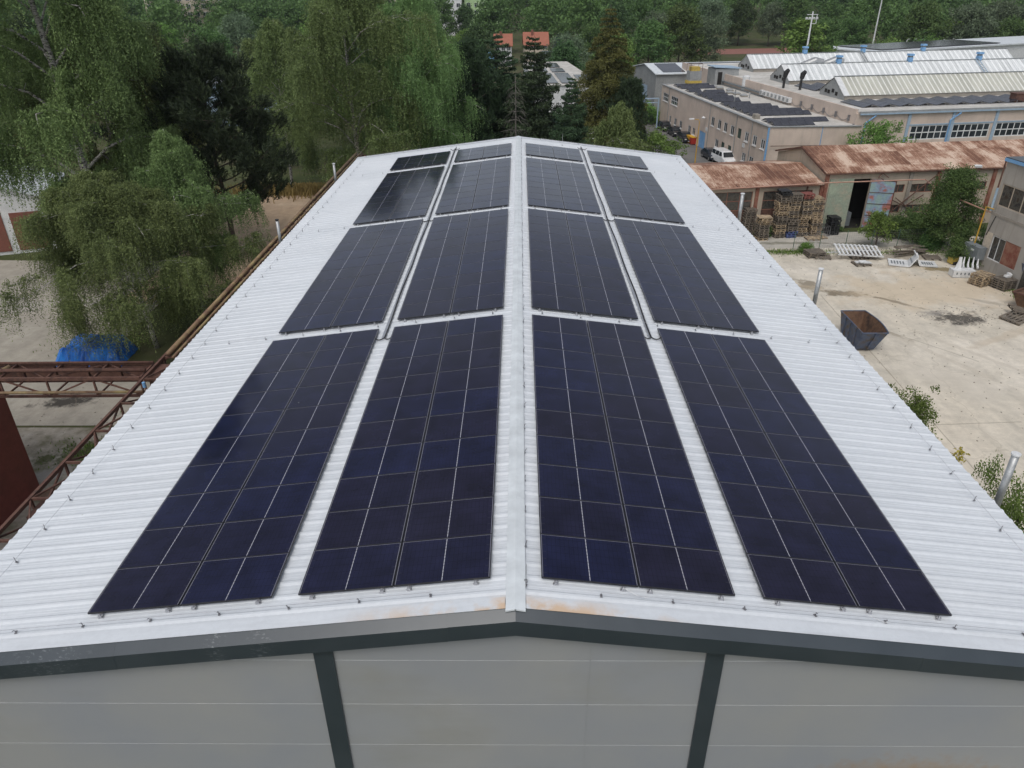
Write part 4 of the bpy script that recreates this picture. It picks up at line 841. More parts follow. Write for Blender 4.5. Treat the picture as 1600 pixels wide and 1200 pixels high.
for i, (y, x) in enumerate(((31.75,15.2),(31.75,28.3),(31.75,41.4),(50.05,18.9),(50.05,30.9),(50.05,43.6))):
    row = 'middle' if i < 3 else 'rearmost'
    e = empty('ridge_ventilator', Hof(x, y, HT+2.65), HA, label=f'blue ventilator on the ridge of the {row} rooflight, {ORD[i%3]} from the left', cat='ventilator', group='blue ventilators on the rooflight ridges')
    MB().box(-.35,-.35,0,.35,.35,.7).build('housing', MT['bluepaint'], e); MB().loft([(-.45,-.45,.95),(.45,-.45,.95),(.45,.45,.95),(-.45,.45,.95)],[(-.42,-.42,1.25),(.42,-.42,1.25),(.42,.42,1.25),(-.42,.42,1.25)]).build('hood', MT['bluepaint'], e); MB().box(-.3,-.3,.7,.3,.3,.95).build('neck', MT['cabinet'], e)
for i in range(20):
    x = 3.9 + i*2.72
    if x > 58: break
    tent(Hof(x, 8.6, HT-.05), HA, 2.6, 5.6, .42, f'dark solar rack along the front of the factory roof, {ORD2[i]} from the left end', 'tent-shaped solar racks along the factory roof edge', 5)
for i in range(5): tent(Hof(6.2+i*2.7, 26.4, HT-.05), HA, 2.5, 6.5, .5, f'dark solar rack between the near and middle rooflights, {ORD[i]} from the left', 'solar racks between the factory rooflights', 4)
for i, (x, y) in enumerate(((5.9,21.0),(7.3,18.3))):
    e = empty('exhaust_stack', Hof(x-3.8, y+3.5, HT-.05), HA, label=('left' if i==0 else 'right')+' black exhaust pipe with bent cowl at the left end of the factory roof', cat='exhaust', group='black exhaust pipes on the factory roof')
    MB().tube([(0,0,0),(0,0,1.6)],.2,10).build('pipe', MT['black'], e); MB().tube([(0,0,1.6),(.1,0,2.3),(.25,-.35,2.7)],[.32,.42,.3],10).build('cowl', MT['black'], e)
for i, x in enumerate((17.6, 21.4)):
    e = empty('roof_duct', Hof(x-4.5, 37.5, HT-.05), HA, label=('left' if i==0 else 'right')+' fat silver duct lying on the factory roof between rooflights', cat='duct', group='silver ducts on the factory roof')
    MB().tube([(-1.2,0,1.7),(1.0,-.2,2.5),(2.3,-.5,2.3)],[.75,.8,.65],14).build('duct_pipe', MT['steel'], e); MB().box(-1.0,-.9,0,.5,.7,1.6).build('fan_housing', MT['cabinet'], e)
for i, (x, y) in enumerate(((34.5, 28.3), (24.0, 46.6))):
    e = empty('roof_ladder', Hof(x+6.0, y-.35, HT), HA, label='blue-grey ladder lying up the slope of the ' + ('middle' if i==0 else 'rearmost') + ' rooflight', cat='ladder')
    mb = MB()
    for s in (0, .6): mb.bar((s,0,.75),(s,3.7,3.0),.09)
    mb.build('rail', MT['paleblue'] if i == 0 else MT['greymetal'], e)
    mb = MB()
    for q in range(11): mb.bar((.05,3.7*q/11+.15,.75+2.25*q/11+.1),(.55,3.7*q/11+.15,.75+2.25*q/11+.1),.06)
    mb.build('rung', MT['cabinet'], e)
e = empty('roof_chimney', Hof(26.5, 4.0, HT-.05), HA, label='short rusty brown chimney box between the front solar racks of the hall', cat='chimney'); MB().box(-.8,-.6,0,.8,.6,1.1).build('chimney_box', MT['ruststeel'], e); MB().box(-.9,-.7,1.1,.9,.7,1.2).build('chimney_cap', MT['ruststeel'], e)

# ------------------------------------------------------------------ other buildings further off
RB = .14
gs = empty('grey_shed', (27.6, 160, -3), RB, label='grey sheet-metal shed with dark solar blocks on its roof behind the office', cat='shed')
mb = MB(); mb.loft([(0,0,0),(0,16,0),(0,16,7.0),(0,8,8.2),(0,0,7.0)],[(38,0,0),(38,16,0),(38,16,7.0),(38,8,8.2),(38,0,7.0)]); mb.build('wall', MT['greymetal'], gs)
mb = MB(); gable_roof(mb, -.3, 38.3, -.4, 8, 16.4, 7.05, 8.3, .15); mb.build('roof', MT['cap'], gs)
for (x0, x1) in ((1.6,6.2),(8.4,24),(25.4,37)):
    mb = MB(); f = lambda y: 7.05+ .15 + .02 + (y+.4)*1.25/8.4; a = [(x0,.6,f(.6)),(x1,.6,f(.6)),(x1,7.3,f(7.3)),(x0,7.3,f(7.3))]; mb.loft(a, [(x,y,z+.06) for x,y,z in a]); mb.build('solar_block', darkpv, gs)
MB().box(-.03,5.5,0,0-.002,11,4.4).build('roller_door', MT['paleblue'], gs); MB().box(5,-.05,.5,8,-.003,5).build('roller_door', MT['paleblue'], gs)
cp = empty('flat_roofed_building', (8.2, 127, -3), .045, label='white box-shaped building with grey solar panels on its roof among the pines', cat='building')
MB().prism([(-4.8,0),(5.0,0),(3.2,38),(-5.6,38)], 4.6, 9.0).build('wall', MT['whitepaint'], cp); MB().prism([(-4.75,.05),(4.95,.05),(3.15,37.9),(-5.5,37.9)], 0, 4.58).build('ground_floor_wall', pm('bottle_green_cladding', (.02,.07,.06),(.03,.09,.08),1,.6), cp)
MB().prism([(-5.0,-.2),(5.2,-.2),(3.4,38.2),(-5.8,38.2)], 9.0, 9.12).build('roof', MT['flatroof'], cp)
for (x0, x1, y0, y1) in ((-4.2,-1.8,1.5,16),(-1.2,1.2,1.5,16),(1.9,4.3,1.5,13),(-4.6,-2.1,18,24),(-4.5,-2.4,26,34),(-1.4,1.0,18,24),(-1.4,.8,26,34)):
    MB().box(x0,y0,9.2,x1,y1,9.27).build('solar_block', darkpv, cp)
fw = empty('white_hall', (77.9, 173.6, -3), math.atan2(20, 42), label='long low white hall with a full roof of dark panels at the top right', cat='hall')
MB().prism([(0,0),(90,0),(90,15),(2,15),(-2.5,10.5)], 0, 9.7).build('wall', MT['whitepaint'], fw)
MB().prism([(-.4,-.4),(90.4,-.4),(90.4,15.4),(1.8,15.4),(-3,10.6)], 9.7, 10.0).build('roof', MT['cap'], fw)
for i in range(26): MB().box(1.2+i*1.5+(.0),1.2,10.1,2.55+i*1.5,13.6,10.22).build('solar_block', darkpv, fw)
# orange-roofed house, and pale blocks of flats
def house(loc, rz, w, d, h, hr, wm, rm, label, cat='house', wins=4, floors=2):
    e = empty('house', loc, rz, label=label, cat=cat)
    mb = MB(); mb.loft([(0,0,-2),(0,d,-2),(0,d,h),(0,d/2,h+hr-.1),(0,0,h)],[(w,0,-2),(w,d,-2),(w,d,h),(w,d/2,h+hr-.1),(w,0,h)]); mb.build('wall', wm, e)
    mb = MB(); gable_roof(mb, -.4, w+.4, -.5, d/2, d+.5, h-.1, h+hr, .2); r = mb.build('roof', rm, e); MB().box(w*.3,d*.35,h+hr*.5,w*.3+.7,d*.35+.7,h+hr+.9).build('chimney', MT['redbrick'], r)
    for f in range(floors):
        for i in range(wins):
            x = w*(i+.5)/wins; z = 1.0+f*2.9; window(e, x-.6, x+.6, z, z+1.3, -.16, MT['whitepaint'], MT['glass'], 2, 1, fw=.1)
    return e
house((-7.6, 250, -2.2), .03, 5.2, 9, 5.2, 3.0, MT['whitepaint'], MT['orange'], 'white house with bright orange tiled roof among the trees', wins=3)
house((1.6, 254, -2.2), .03, 7.4, 9, 5.0, 3.4, MT['cream'], MT['orange'], 'cream house with orange tiled roof right of the white one', wins=4)
house((7.6, 235, -2.8), .1, 10, 9, 4.4, .6, MT['greymetal'], MT['anthracite'], 'low house with dark grey roof beside the blue spruce', wins=3, floors=1)
house((-45, 160, -3), .1, 9, 8, 4.0, .5, MT['whitepaint'], MT['cabinet'], 'white shed with flat grey roof seen between the left trees', wins=2, floors=1)
house((-58.5, 145, -3), .1, 13, 12, 7.6, .6, MT['paleblue'], MT['cabinet'], 'low pale blue building with flat dark roof between the birches', wins=5, floors=1)
house((-12.5, 190, -3), .3, 7, 8, 5.5, 3, MT['cream'], MT['bluepaint'], 'small house with blue roof showing between the dark pines', wins=2)
def block(loc, rz, w, d, floors, wm, label):
    e = empty('apartment_block', loc, rz, label=label, cat='apartment block'); h = floors*2.9
    MB().box(0,0,-6,w,d,h).build('wall', wm, e); MB().box(-.3,-.3,h,w+.3,d+.3,h+.5).build('roof', MT['concrete'], e)
    n = int(w/3)
    mb = MB(); mg = MB()
    for f in range(floors):
        for i in range(n):
            x = (i+.5)*w/n; z = f*2.9+.9; mb.box(x-.85,-.08,z-.1,x+.85,-.003,z+1.6); mg.box(x-.7,-.12,z,x-.05,-.082,z+1.45); mg.box(x+.05,-.12,z,x+.7,-.082,z+1.45)
    o = mb.build('window_frames', MT['whitepaint'], e); mg.build('panes', MT['glass'], o); return e
block((-61, 372, 4), .1, 22, 12, 8, MT['cream'], 'cream block of flats at the top of the photo behind the central birch')
block((-37, 358, 4), .05, 12, 12, 8, MT['whitepaint'], 'white block of flats with rows of dark windows at the top edge')
block((-24, 362, 4), .05, 17, 12, 8, MT['applegreen'], 'apple green block of flats at the top edge')
block((-150, 330, 2), .2, 30, 12, 5, MT['cream'], 'cream block of flats behind the top of the left birch')
# left yard building
lb = empty('brick_infill_building', (-41.4, 63.4, 0), math.radians(200), label='white-framed gable building with red-brown infill panels at the left edge', cat='building')
# local x points left (west) along the facade, facade looks to local +y
mb = MB(); A = [(0,0,0),(0,0,4.6),(3.2,0,5.9),(11,0,7.6),(11,0,0)]; mb.loft(A, [(x,-9,z) for x,y,z in A]); mb.build('wall', MT['whitepaint'], lb)
for (x0,x1,z0,z1) in ((.5,2.9,.3,3.6),(3.5,6.2,.3,3.9),(6.8,9.5,.3,4.2)): MB().box(x0,.003,z0,x1,.06,z1).build('infill_panel', MT['redbrick'], lb)
mb = MB(); B = [(-.4,.4,4.6),(3.2,.4,6.05),(11.4,.4,7.75),(11.4,.4,7.9),(3.2,.4,6.2),(-.4,.4,4.75)]; mb.loft(B, [(x,-9.4,z) for x,y,z in B]); mb.build('roof', MT['cap'], lb)
MB().box(-.06,-6,.5,-.003,-3,3.2).build('side_door', MT['bluepaint'], lb)

# ------------------------------------------------------------------ pallets and yard clutter
def pallet_mb(w=1.2, d=.8, nb=6, seed=0):
    r = random.Random(seed); mb = MB(); bw = .098
    for i in range(nb):
        y = -d/2 + bw/2 + (d-bw)*i/(nb-1); mb.obox((0, y, .131), (w+r.uniform(-.02,.02), bw, .027), (0,0,r.uniform(-.012,.012)))
    for x in (-w/2+.07, 0, w/2-.07):
        mb.obox((x, 0, .111), (.10, d, .020)); 
        for y in (-d/2+.06, 0, d/2-.06): mb.obox((x, y, .060), (.09, .10, .082))
        mb.obox((x, 0, .010), (.10, d, .024))
    return mb
pal_me = []
for k, mt in enumerate(('wood','wood','oldwood','blackplastic','blueplastic','redplastic')):
    me = pallet_mb(1.2, 1.0 if k < 3 else .95, 6 if k < 3 else 8, k).mesh('wooden_pallet'); me.materials.append(MT[mt]); pal_me.append(me)
def pallet(loc, rz, k, label, group, rx=0, ry=0, sc=1.0, name='wooden_pallet'):
    o = bpy.data.objects.new(name, pal_me[k]); COL.objects.link(o); o.location = loc; o.rotation_euler = (rx, ry, rz); o.scale = sc if hasattr(sc,'__len__') else (sc, sc, sc)
    tag(o, label, 'pallet', group); return o
rp = random.Random(11)
NUM = ORD2 + ['twenty-fifth','twenty-sixth','twenty-seventh','twenty-eighth','twenty-ninth','thirtieth']
def stack(x, y, n, rz, what, kinds, group, top=None, bottom=None, lean=0.0, z0=0.0, jit=.09):
    ox = oy = 0; a = rz
    for i in range(n):
        k = rp.choice(kinds)
        if top is not None and i >= n-2: k = top
        if bottom is not None and i < 3: k = bottom
        if i % 8 == 0: ox, oy, a = rp.uniform(-jit, jit)*1.6, rp.uniform(-jit, jit), rz + rp.uniform(-.05, .05)
        pallet((x+ox+rp.uniform(-jit,jit)*.8 + lean*i*.01, y+oy+rp.uniform(-jit,jit)*.8, z0+.012+i*.208), a+math.pi/2+rp.uniform(-.03,.03), k, f'{ {3:"black plastic",4:"blue plastic",5:"dull red"}.get(k, "wooden")} pallet, {NUM[i]} from the bottom of the {what}', group, sc=(.86,.98,1.33))
G1 = 'pallets stacked against the lower rusty shed'
stack(23.75, 66.3, 21, .12, 'tall leftmost full stack', (0,2,1,2), G1, top=3)
stack(24.95, 66.55, 19, .12, 'second tall stack with a blue base', (0,2,2), G1, top=2, bottom=4)
stack(26.1, 66.75, 19, .12, 'third tall stack by the shed', (0,2,1), G1, top=5)
stack(27.2, 66.9, 17, .12, 'fourth and shortest tall stack', (0,1,2), G1)
stack(22.15, 65.6, 10, .10, 'low stack left of the tall ones', (0,2,2), G1)
stack(21.2, 67.0, 12, .12, 'grey stack in front of the shed glazing', (2,), G1)
stack(29.2, 67.25, 8, .15, 'black crate stack by the green door', (3,), 'black plastic pallets by the green shed door', jit=.06)
MB().box(-.62,-.52,0,.62,.52,.03).build('plywood_board', MT['wood'], None, label='pale plywood board lying on the low pallet stack', cat='board').location = (22.15, 65.6, 10*.208+.03)
G2 = 'pallets lying about the dusty yard'
for i in range(3): pallet((35.85+rp.uniform(-.05,.05), 54.2, .012+i*.1455), .5+rp.uniform(-.05,.05), 0, f'tan wooden pallet, {NUM[i]} from the bottom of the small tan yard stack', G2, sc=1.15)
for i in range(2): pallet((35.9, 54.25, .012+(3+i)*.155+.05), .42+.1*i, 1, f'tan wooden pallet, {NUM[3+i]} from the bottom of the small tan yard stack', G2, sc=1.15)
pallet((36.75, 54.3, .01), .4, 0, 'single low tan pallet between the two small yard stacks', G2)
for i in range(5): pallet((37.15, 53.35, .012+i*.16), .35+rp.uniform(-.04,.04), 2, f'dark grey pallet, {NUM[i]} from the bottom of the small grey yard stack', G2, sc=1.18)
MB().obox((0,0,.1),(.5,.3,.14),(.1,.1,.4)).obox((.2,.15,.2),(.3,.3,.12),(.3,.2,.1)).build('white_sack', MT['whitepaint'], None, label='crumpled white sack on top of the grey pallet stack', cat='sack').location = (37.3, 53.5, .82)
for i in range(3): pallet((25.35, 60.9, .012+i*.15), .05+.06*i, 2, f'weathered grey pallet, {NUM[i]} from the bottom of the pile left of the white rack', G2, sc=1.25)
pallet((25.9, 60.5, .01), -.2, 2, 'grey pallet sticking out under the pile left of the white rack', G2, sc=1.1)
pallet((35.0, 60.2, .01), -.15, 2, 'grey pallet lying right of the timber pile', G2, sc=1.1)
pallet((28.5, 58.75, .01), .1, 2, 'grey pallet under the small white bundle', G2, sc=1.1)
pallet((26.8, 65.6, .02), .05, 1, 'pale pallet lying flat in front of the tall stacks', G2); pallet((27.7, 65.9, .02), .3, 1, 'smaller pale pallet beside the flat one before the tall stacks', G2, sc=.8)
pallet((34.6, 47.3, .10), .45, 2, 'broken pallet lying tilted at the right edge of the yard', G2, ry=-.12, sc=1.45); pallet((35.3, 48.0, .28), -.2, 2, 'tilted pallet on top of the broken one at the right edge', G2, ry=.25, sc=1.35)
for i in range(3): pallet((29.0+.3*i, 60.55, .012+i*.15), .02+.07*i, 2, f'grey pallet, {NUM[i]} from the bottom under the white slatted rack', G2, sc=1.35)
# white slatted rack lying on pallets
e = empty('slatted_rack', (28.85, 60.75, .5), -.10, label='large white slatted steel rack lying tilted on grey pallets', cat='rack'); e.rotation_euler = (.16, .03, -.08)
mb = MB()
for i in range(11): mb.box(-1.75+i*.34, -.95, .10, -1.60+i*.34, .95, .16)
mb.build('slat', MT['whitepaint'], e); mb = MB()
for y in (-.95, 0, .85): mb.box(-1.8, y, 0, 1.95, y+.10, .098)
mb.build('cross_beam', MT['whitepaint'], e)
e = empty('white_bundle', (28.5, 58.75, .17), .1, label='small bundle of white steel parts on a grey pallet', cat='steel parts')
for (x,y,z,rx) in ((-.2,0,.05,.1),(.2,.1,.09,-.2),(0,-.2,.15,.3),(.3,-.25,.1,.1)): MB().obox((x,y,z),(.75,.32,.08),(rx,.1,rx)).build('steel_part', MT['whitepaint'], e)
e = empty('timber_pile', (33.6, 61.4, 0), .12, label='loose pile of old grey timber lattice frames along the lane edge', cat='timber pile')
for i in range(16):
    mb = MB(); z = .05+.04*i; mb.obox((rp.uniform(-.5,.5), rp.uniform(-.5,.5), z), (rp.uniform(2.0,3.4), .10, .06), (0, rp.uniform(-.06,.06), rp.uniform(-.25,.3))); mb.build('plank', MT['oldwood'], e)
def bent_steel(loc, rz, w, d, h, label, holes=True, flip=1):
    e = empty('bent_steel_part', loc, rz, label=label, cat='steel part', group='white steel parts lying in the yard')
    mb = MB()   # L-shaped folded plate with slots
    mb.box(-w/2,-d/2,.06,w/2,-d/2+.12,.16); mb.box(-w/2,d/2-.12,.06,w/2,d/2,.16)
    mb.box(-w/2,-d/2+.12,.09,w/2,d/2-.12,.13); mb.build('base_plate', MT['whitepaint'], e); mb = MB()
    for i in range(5): mb.box(-w/2+.2+i*(w-.4)/5,-d/4,.131,-w/2+.32+i*(w-.4)/5,d/4,.136)
    mb.build('slot', MT['cabinet'], e)
    s = flip; mb = MB(); mb.loft([(s*w/2,-d/2,.1),(s*w/2,d/2,.1),(s*(w/2+.1),d/2,.1),(s*(w/2+.1),-d/2,.1)],[(s*(w/2+.5),-d/2+.1,h),(s*(w/2+.5),d/2-.3,h),(s*(w/2+.58),d/2-.3,h),(s*(w/2+.58),-d/2+.1,h)]); mb.build('side_plate', MT['whitepaint'], e)
    mb = MB()
    for i in range(4): mb.box(s*(w/2+.17)-.02,-d/2+.25+i*.3,h*.35,s*(w/2+.33)+.02,-d/2+.42+i*.3,h*.5)
    mb.build('slot', MT['cabinet'], e); return e
bent_steel((31.6,58.9,0), -.35, 1.5, 1.6, .95, 'folded white steel part with slots, left of the pair in the yard')
bent_steel((33.9,58.6,0), -.25, 1.3, 1.3, 1.1, 'folded white steel part with an upright left wing, right of the pair', flip=-1)
e = empty('comb_rack', (35.4, 56.2, 0), -.08, label='white steel box frame with comb-like prongs beside the workshop', cat='steel rack')
mb = MB(); mb.box(-.95,-.72,.05,.75,.1,.6); mb.build('base_box', MT['whitepaint'], e)
mb = MB()
for i in range(5): mb.box(-.72+i*.30,-.735,.28,-.62+i*.30,-.721,.46)
mb.build('slot', MT['cabinet'], e)
for i in range(5): MB().tube([(-.3+i*.36,.0,.6),(-.15+i*.36,.5,.75),(.05+i*.36,.95,1.2)],[.085,.08,.03],6).build('prong', MT['whitepaint'], e)
MB().loft([(-.7,-.2,.6),(-.2,-.2,.6),(-.2,-.1,.6),(-.7,-.1,.6)],[(-.35,.0,1.5),(-.25,.0,1.5),(-.25,.05,1.5),(-.35,.05,1.5)]).build('upright_fin', MT['whitepaint'], e)
# blue skip
def skip(loc, rz, label):
    e = empty('skip', loc, rz, label=label, cat='skip')
    # asymmetric open box: vertical left side, sloped right side with bowed rim
    h = 1.55; bl = [(-.62,-1.25,.12),(.70,-1.25,.12),(.70,1.15,.12),(-.62,1.15,.12)]
    n = 9; rimR = [(.98+.22*math.sin(math.pi*i/(n-1)), -1.78+3.55*i/(n-1), h) for i in range(n)]
    rimL = [(-.62, 1.77-3.55*i/(n-1), h) for i in range(n)]; rim = rimR + rimL
    botR = [(.62, -1.15+2.3*i/(n-1), .12) for i in range(n)]; botL = [(-.60, 1.15-2.3*i/(n-1), .12) for i in range(n)]; bot = botR + botL
    m_ = len(rim); mb = MB(); mb.v = rim + bot; mb.f = [(i, (i+1)%m_, m_+(i+1)%m_, m_+i) for i in range(m_)] + [tuple(range(m_, 2*m_))]; mb.build('shell', MT['skipblue'], e)
    c = Vector((.15,0,0)); inn = [tuple((Vector(p)-c)*.965+c) for p in rim]; inn = [(p[0],p[1],h-.005) for p in inn]; inb = [((p[0]-.05)*.95+.05,p[1]*.96,.17) for p in bot]
    mb = MB(); mb.v = inn + inb; mb.f = [(i, m_+i, m_+(i+1)%m_, (i+1)%m_) for i in range(m_)] + [tuple(range(2*m_-1, m_-1, -1))]; mb.build('lining', MT['skiprust'], e)
    mb = MB()
    for i in range(m_):
        mb.bar(rim[i], rim[(i+1)%m_], .07, .06)
    mb.build('rim', MT['skipblue'], e)
    for y in (-.9, 0, .8):
        mb = MB(); mb.bar((-.66,y,.15),(-.66,y,h-.05),.07); mb.build('rib', MT['skipblue'], e)
    mb = MB(); mb.bar((.15,-1.22,.15),(.25,-1.80,h-.05),.08); mb.build('rib', MT['skipblue'], e)
    for y in (-.8, .7): mb = MB(); mb.box(-.45,y-.1,0,.5,y+.1,.12); mb.build('foot', MT['ruststeel'], e)
    MB().box(-.3,-.9,.19,.2,-.3,.30).build('debris', MT['wood'], e)
skip((22.05, 43.65, 0), .0, 'worn blue steel skip with rusty inside standing by the right eave')
sk = empty('skip', (37.0, 48.9, 0), .5, label='dark rusty skip cut off by the right edge of the photo', cat='skip')
MB().loft([(-.7,-1,.1),(.7,-1,.1),(.7,1,.1),(-.7,1,.1)],[(-.95,-1.5,1.1),(.95,-1.5,1.1),(.95,1.5,1.1),(-.95,1.5,1.1)]).build('shell', MT['skiprust'], sk); MB().box(-1.0,-1.55,1.1,1.0,-1.42,1.2).box(-1.0,1.42,1.1,1.0,1.55,1.2).box(-1.0,-1.42,1.1,-.9,1.42,1.2).box(.9,-1.42,1.1,1.0,1.42,1.2).build('rim', MT['ruststeel'], sk)
# wire fence along the lane with thin green posts
fe = empty('wire_fence', (23.9, 62.15, 0), label='low wire mesh fence on thin green posts between yard and lane', cat='fence')
gp_ = pm('green_post_paint', (.06,.12,.08), (.08,.14,.10), 3, .6)
P0, P1 = Vector((0,0,0)), Vector((14.0,1.15,0)); fd = P1-P0
for i in range(7): p = P0+fd*i/6; mb = MB(); mb.tube([p, p+Vector((0,0,1.75))], .03, 6); mb.build('post', gp_, fe)
mb = MB()
for k in range(9): z = .05+.2*k; mb.tube([P0+Vector((0,0,z)), P1+Vector((0,0,z))], .005, 3)
for k in range(70): p = P0+fd*k/69; mb.tube([p+Vector((0,0,.05)), p+Vector((0,0,1.65))], .004, 3)
mb.build('wire_mesh', MT['hook'], fe)
e = MB(); e.tube([(0,0,.05),(3.6,.3,.05)], .06, 8); o = e.build('plastic_pipe', MT['whitepaint'], None, label='white pipe lying on the ground along the fence', cat='pipe'); o.location = (24.6, 61.55, 0)
e = empty('crate_cage', (28.0, 66.9, 0), .12, label='empty grey wire crate cage left of the black pallets', cat='cage')
mb = MB()
for x in np.linspace(-.6,.6,7): mb.bar((x,-.5,0),(x,-.5,.9),.03); mb.bar((x,.5,0),(x,.5,.9),.03)
for z in (.05,.5,.9):
    mb.bar((-.6,-.5,z),(.6,-.5,z),.03); mb.bar((-.6,.5,z),(.6,.5,z),.03); mb.bar((-.6,-.5,z),(-.6,.5,z),.03); mb.bar((.6,-.5,z),(.6,.5,z),.03)
mb.build('wire_frame', MT['hook'], e)
e = empty('yellow_machine', (36.2, 58.9, 0), .2, label='small yellow machine half hidden in the bush by the workshop', cat='machine'); MB().box(-.4,-.3,.1,.4,.3,.55).build('housing', MT['yellowbox'], e); MB().tube([(-.3,-.32,.15),(.3,-.32,.15)],.14,8).build('roller', MT['tyre'], e)

# blue tarpaulin heap in the left yard
def heap(loc, rz, sx, sy, sz, label, seed=1):
    r = np.random.RandomState(seed); n, m_ = 28, 20; mb = MB()
    for j in range(m_+1):
        for i in range(n+1):
            u, v = i/n*2-1, j/m_*2-1; e_ = (1-abs(u)**5)*(1-abs(v)**5)
            z = sz*min(1, e_*1.6)*(.82+.18*math.sin(3*u+1)*math.cos(2.2*v)) + r.uniform(-.05,.05)*(e_ > .02)
            mb.v.append((u*sx*(1-.06*z/sz)+r.uniform(-.04,.04), v*sy*(1-.06*z/sz)+r.uniform(-.04,.04), max(z, .02)))
    mb.f = [(j*(n+1)+i, j*(n+1)+i+1, (j+1)*(n+1)+i+1, (j+1)*(n+1)+i) for j in range(m_) for i in range(n)]
    o = mb.build('tarpaulin_heap', MT['bluetarp'], None, label=label, cat='tarpaulin'); o.location = loc; o.rotation_euler = (0,0,rz)
heap((-26.9, 41.7, 0), .03, 2.1, 1.4, 1.45, 'bright blue tarpaulin over a heap under the left birch', 1)
heap((-44.0, 68.5, 0), .4, 2.2, 1.5, 1.8, 'blue tarpaulin heap beside the brick-infill building', 2)
heap((-42.5, 75.5, 0), .1, 2.6, 1.5, 2.0, 'blue tarpaulin heap showing through the middle of the left birch', 3)

# ------------------------------------------------------------------ vehicles
def wheel(parent, x, y, r=.32):
    w = MB().tube([(x,y-.11,r),(x,y+.11,r)], r, 16).build('wheel', MT['tyre'], parent); s = 1 if y > 0 else -1
    MB().tube([(x,y+s*.10,r),(x,y+s*.118,r)], r*.6, 10).build('rim', MT['alu'], w)
def car(loc, rz, label, paint, L_=4.4, W_=1.78, H_=1.45, van=False, group='parked cars beside the office'):
    e = empty('parked_van' if van else 'parked_car', loc, rz, label=label, cat='van' if van else 'car', group=group)
    # side profile, front towards +x
    if van: low = [(-2.4,.35),(-2.45,.9),(-2.35,1.25),(1.55,1.2),(2.25,1.02),(2.45,.8),(2.45,.35)]; cab = [(-2.35,1.24),(-2.25,1.9),(-2.0,1.97),(.75,1.97),(1.0,1.9),(1.65,1.19)]
    else: low = [(-2.1,.32),(-2.2,.75),(-2.1,.98),(-1.2,1.0),(.95,.98),(1.75,.86),(2.15,.66),(2.18,.32)]; cab = [(-1.95,.97),(-1.45,1.38),(-1.0,H_),(.1,H_),(.35,1.40),(1.15,.96)]
    def ext(pr, w, tw=None, n='body', m=paint):
        mb = MB(); zs = [p[1] for p in pr]; z0, z1 = min(zs), max(zs); wf = lambda z: w*(1 - (0 if tw is None else tw)*(z-z0)/(z1-z0))/2
        A = [(x,-wf(z),z) for x,z in pr]; B = [(x,wf(z),z) for x,z in pr]; mb.loft(A, B); o = mb.build(n, m, e)
        bv = o.modifiers.new('bevel', 'BEVEL'); bv.width = .06; bv.segments = 2; bv.limit_method = 'ANGLE'; bv.angle_limit = .5
        return o
    body = ext(low, W_, .02); ext(cab, W_*.96, .16, 'cabin')
    # glazing sits 4 mm proud of the cabin
    z0, z1 = (1.27, 1.86) if van else (1.0, 1.38); wv = lambda z: W_*.96*(1-.16*(z-cab[0][1])/(max(p[1] for p in cab)-cab[0][1]))/2 + .006
    xf0, xf1 = (1.58, 1.06) if van else (1.08, .42); xr0, xr1 = (-2.36, -2.28) if van else (-1.88, -1.48)
    MB().add([(xf0+.03,-wv(z0)+.12,z0+.01),(xf0+.03,wv(z0)-.12,z0+.01),(xf1+.03,wv(z1)-.12,z1),(xf1+.03,-wv(z1)+.12,z1)],[(0,1,2,3)]).build('windscreen', MT['carglass'], e)
    MB().add([(xr0-.03,wv(z0)-.12,z0+.01),(xr0-.03,-wv(z0)+.12,z0+.01),(xr1-.03,-wv(z1)+.12,z1),(xr1-.03,wv(z1)-.12,z1)],[(0,1,2,3)]).build('rear_window', MT['carglass'], e)
    spl = [(-2.2,-1.1),(-1.0,.1),(.2,.98)] if van else [(-1.55,-.55),(-.48,.5)]
    for s in (-1, 1):
        for i, (a, b) in enumerate(spl):
            tp = .30 if i == len(spl)-1 else .05; bk = .22 if (i == 0 and not van) else .03
            v = [(a,s*wv(z0),z0+.02),(b+ (.25 if i == len(spl)-1 else 0),s*wv(z0),z0+.02),(b-tp*.4,s*wv(z1),z1-.03),(a+bk,s*wv(z1),z1-.03)]
            MB().add(v, [(0,1,2,3)]).build('side_window', MT['carglass'], e)
        MB().box(low[-2][0]-.22, s*W_*.36-.16, .62 if not van else .75, low[-2][0]+.012, s*W_*.36+.16, .76 if not van else .93).build('headlight', MT['lamp'], e)
        MB().obox((.75 if not van else 1.25, s*(W_/2+.08), 1.02 if not van else 1.3),(.16,.16,.14)).build('mirror', paint if van else MT['carblack'], e)
        for x in ((-1.35, 1.35) if not van else (-1.5, 1.55)): wheel(e, x, s*(W_/2-.10), .33)
    MB().box(low[-1][0]-.04,-.5,.42,low[-1][0]+.02,.5,.58).build('grille', MT['black'], e); MB().box(low[-1][0]+.021,-.26,.36,low[-1][0]+.035,.26,.47).build('number_plate', MT['whitepaint'], e)
    return e
hd = math.atan2(-.99, .137)
car((26.3,138.9,-3), hd, 'black car parked farthest along the office wall', MT['carblack'])
car((27.1,133.6,-3), hd, 'black car parked in the middle of the row of three', MT['carblack'])
car((27.8,128.2,-3), hd, 'black car at the camera end of the row of three, beside the bins', MT['carblack'])
car((29.0,114.4,-3), hd, 'dark car parked directly behind the white van', pm('dark_blue_car_paint', (.012,.018,.03), (.018,.024,.038), 1, .12))
car((30.0,110.9,-3), hd+.05, 'white van parked in front of the dark car by the office', MT['carwhite'], L_=4.9, W_=1.9, H_=1.97, van=True)
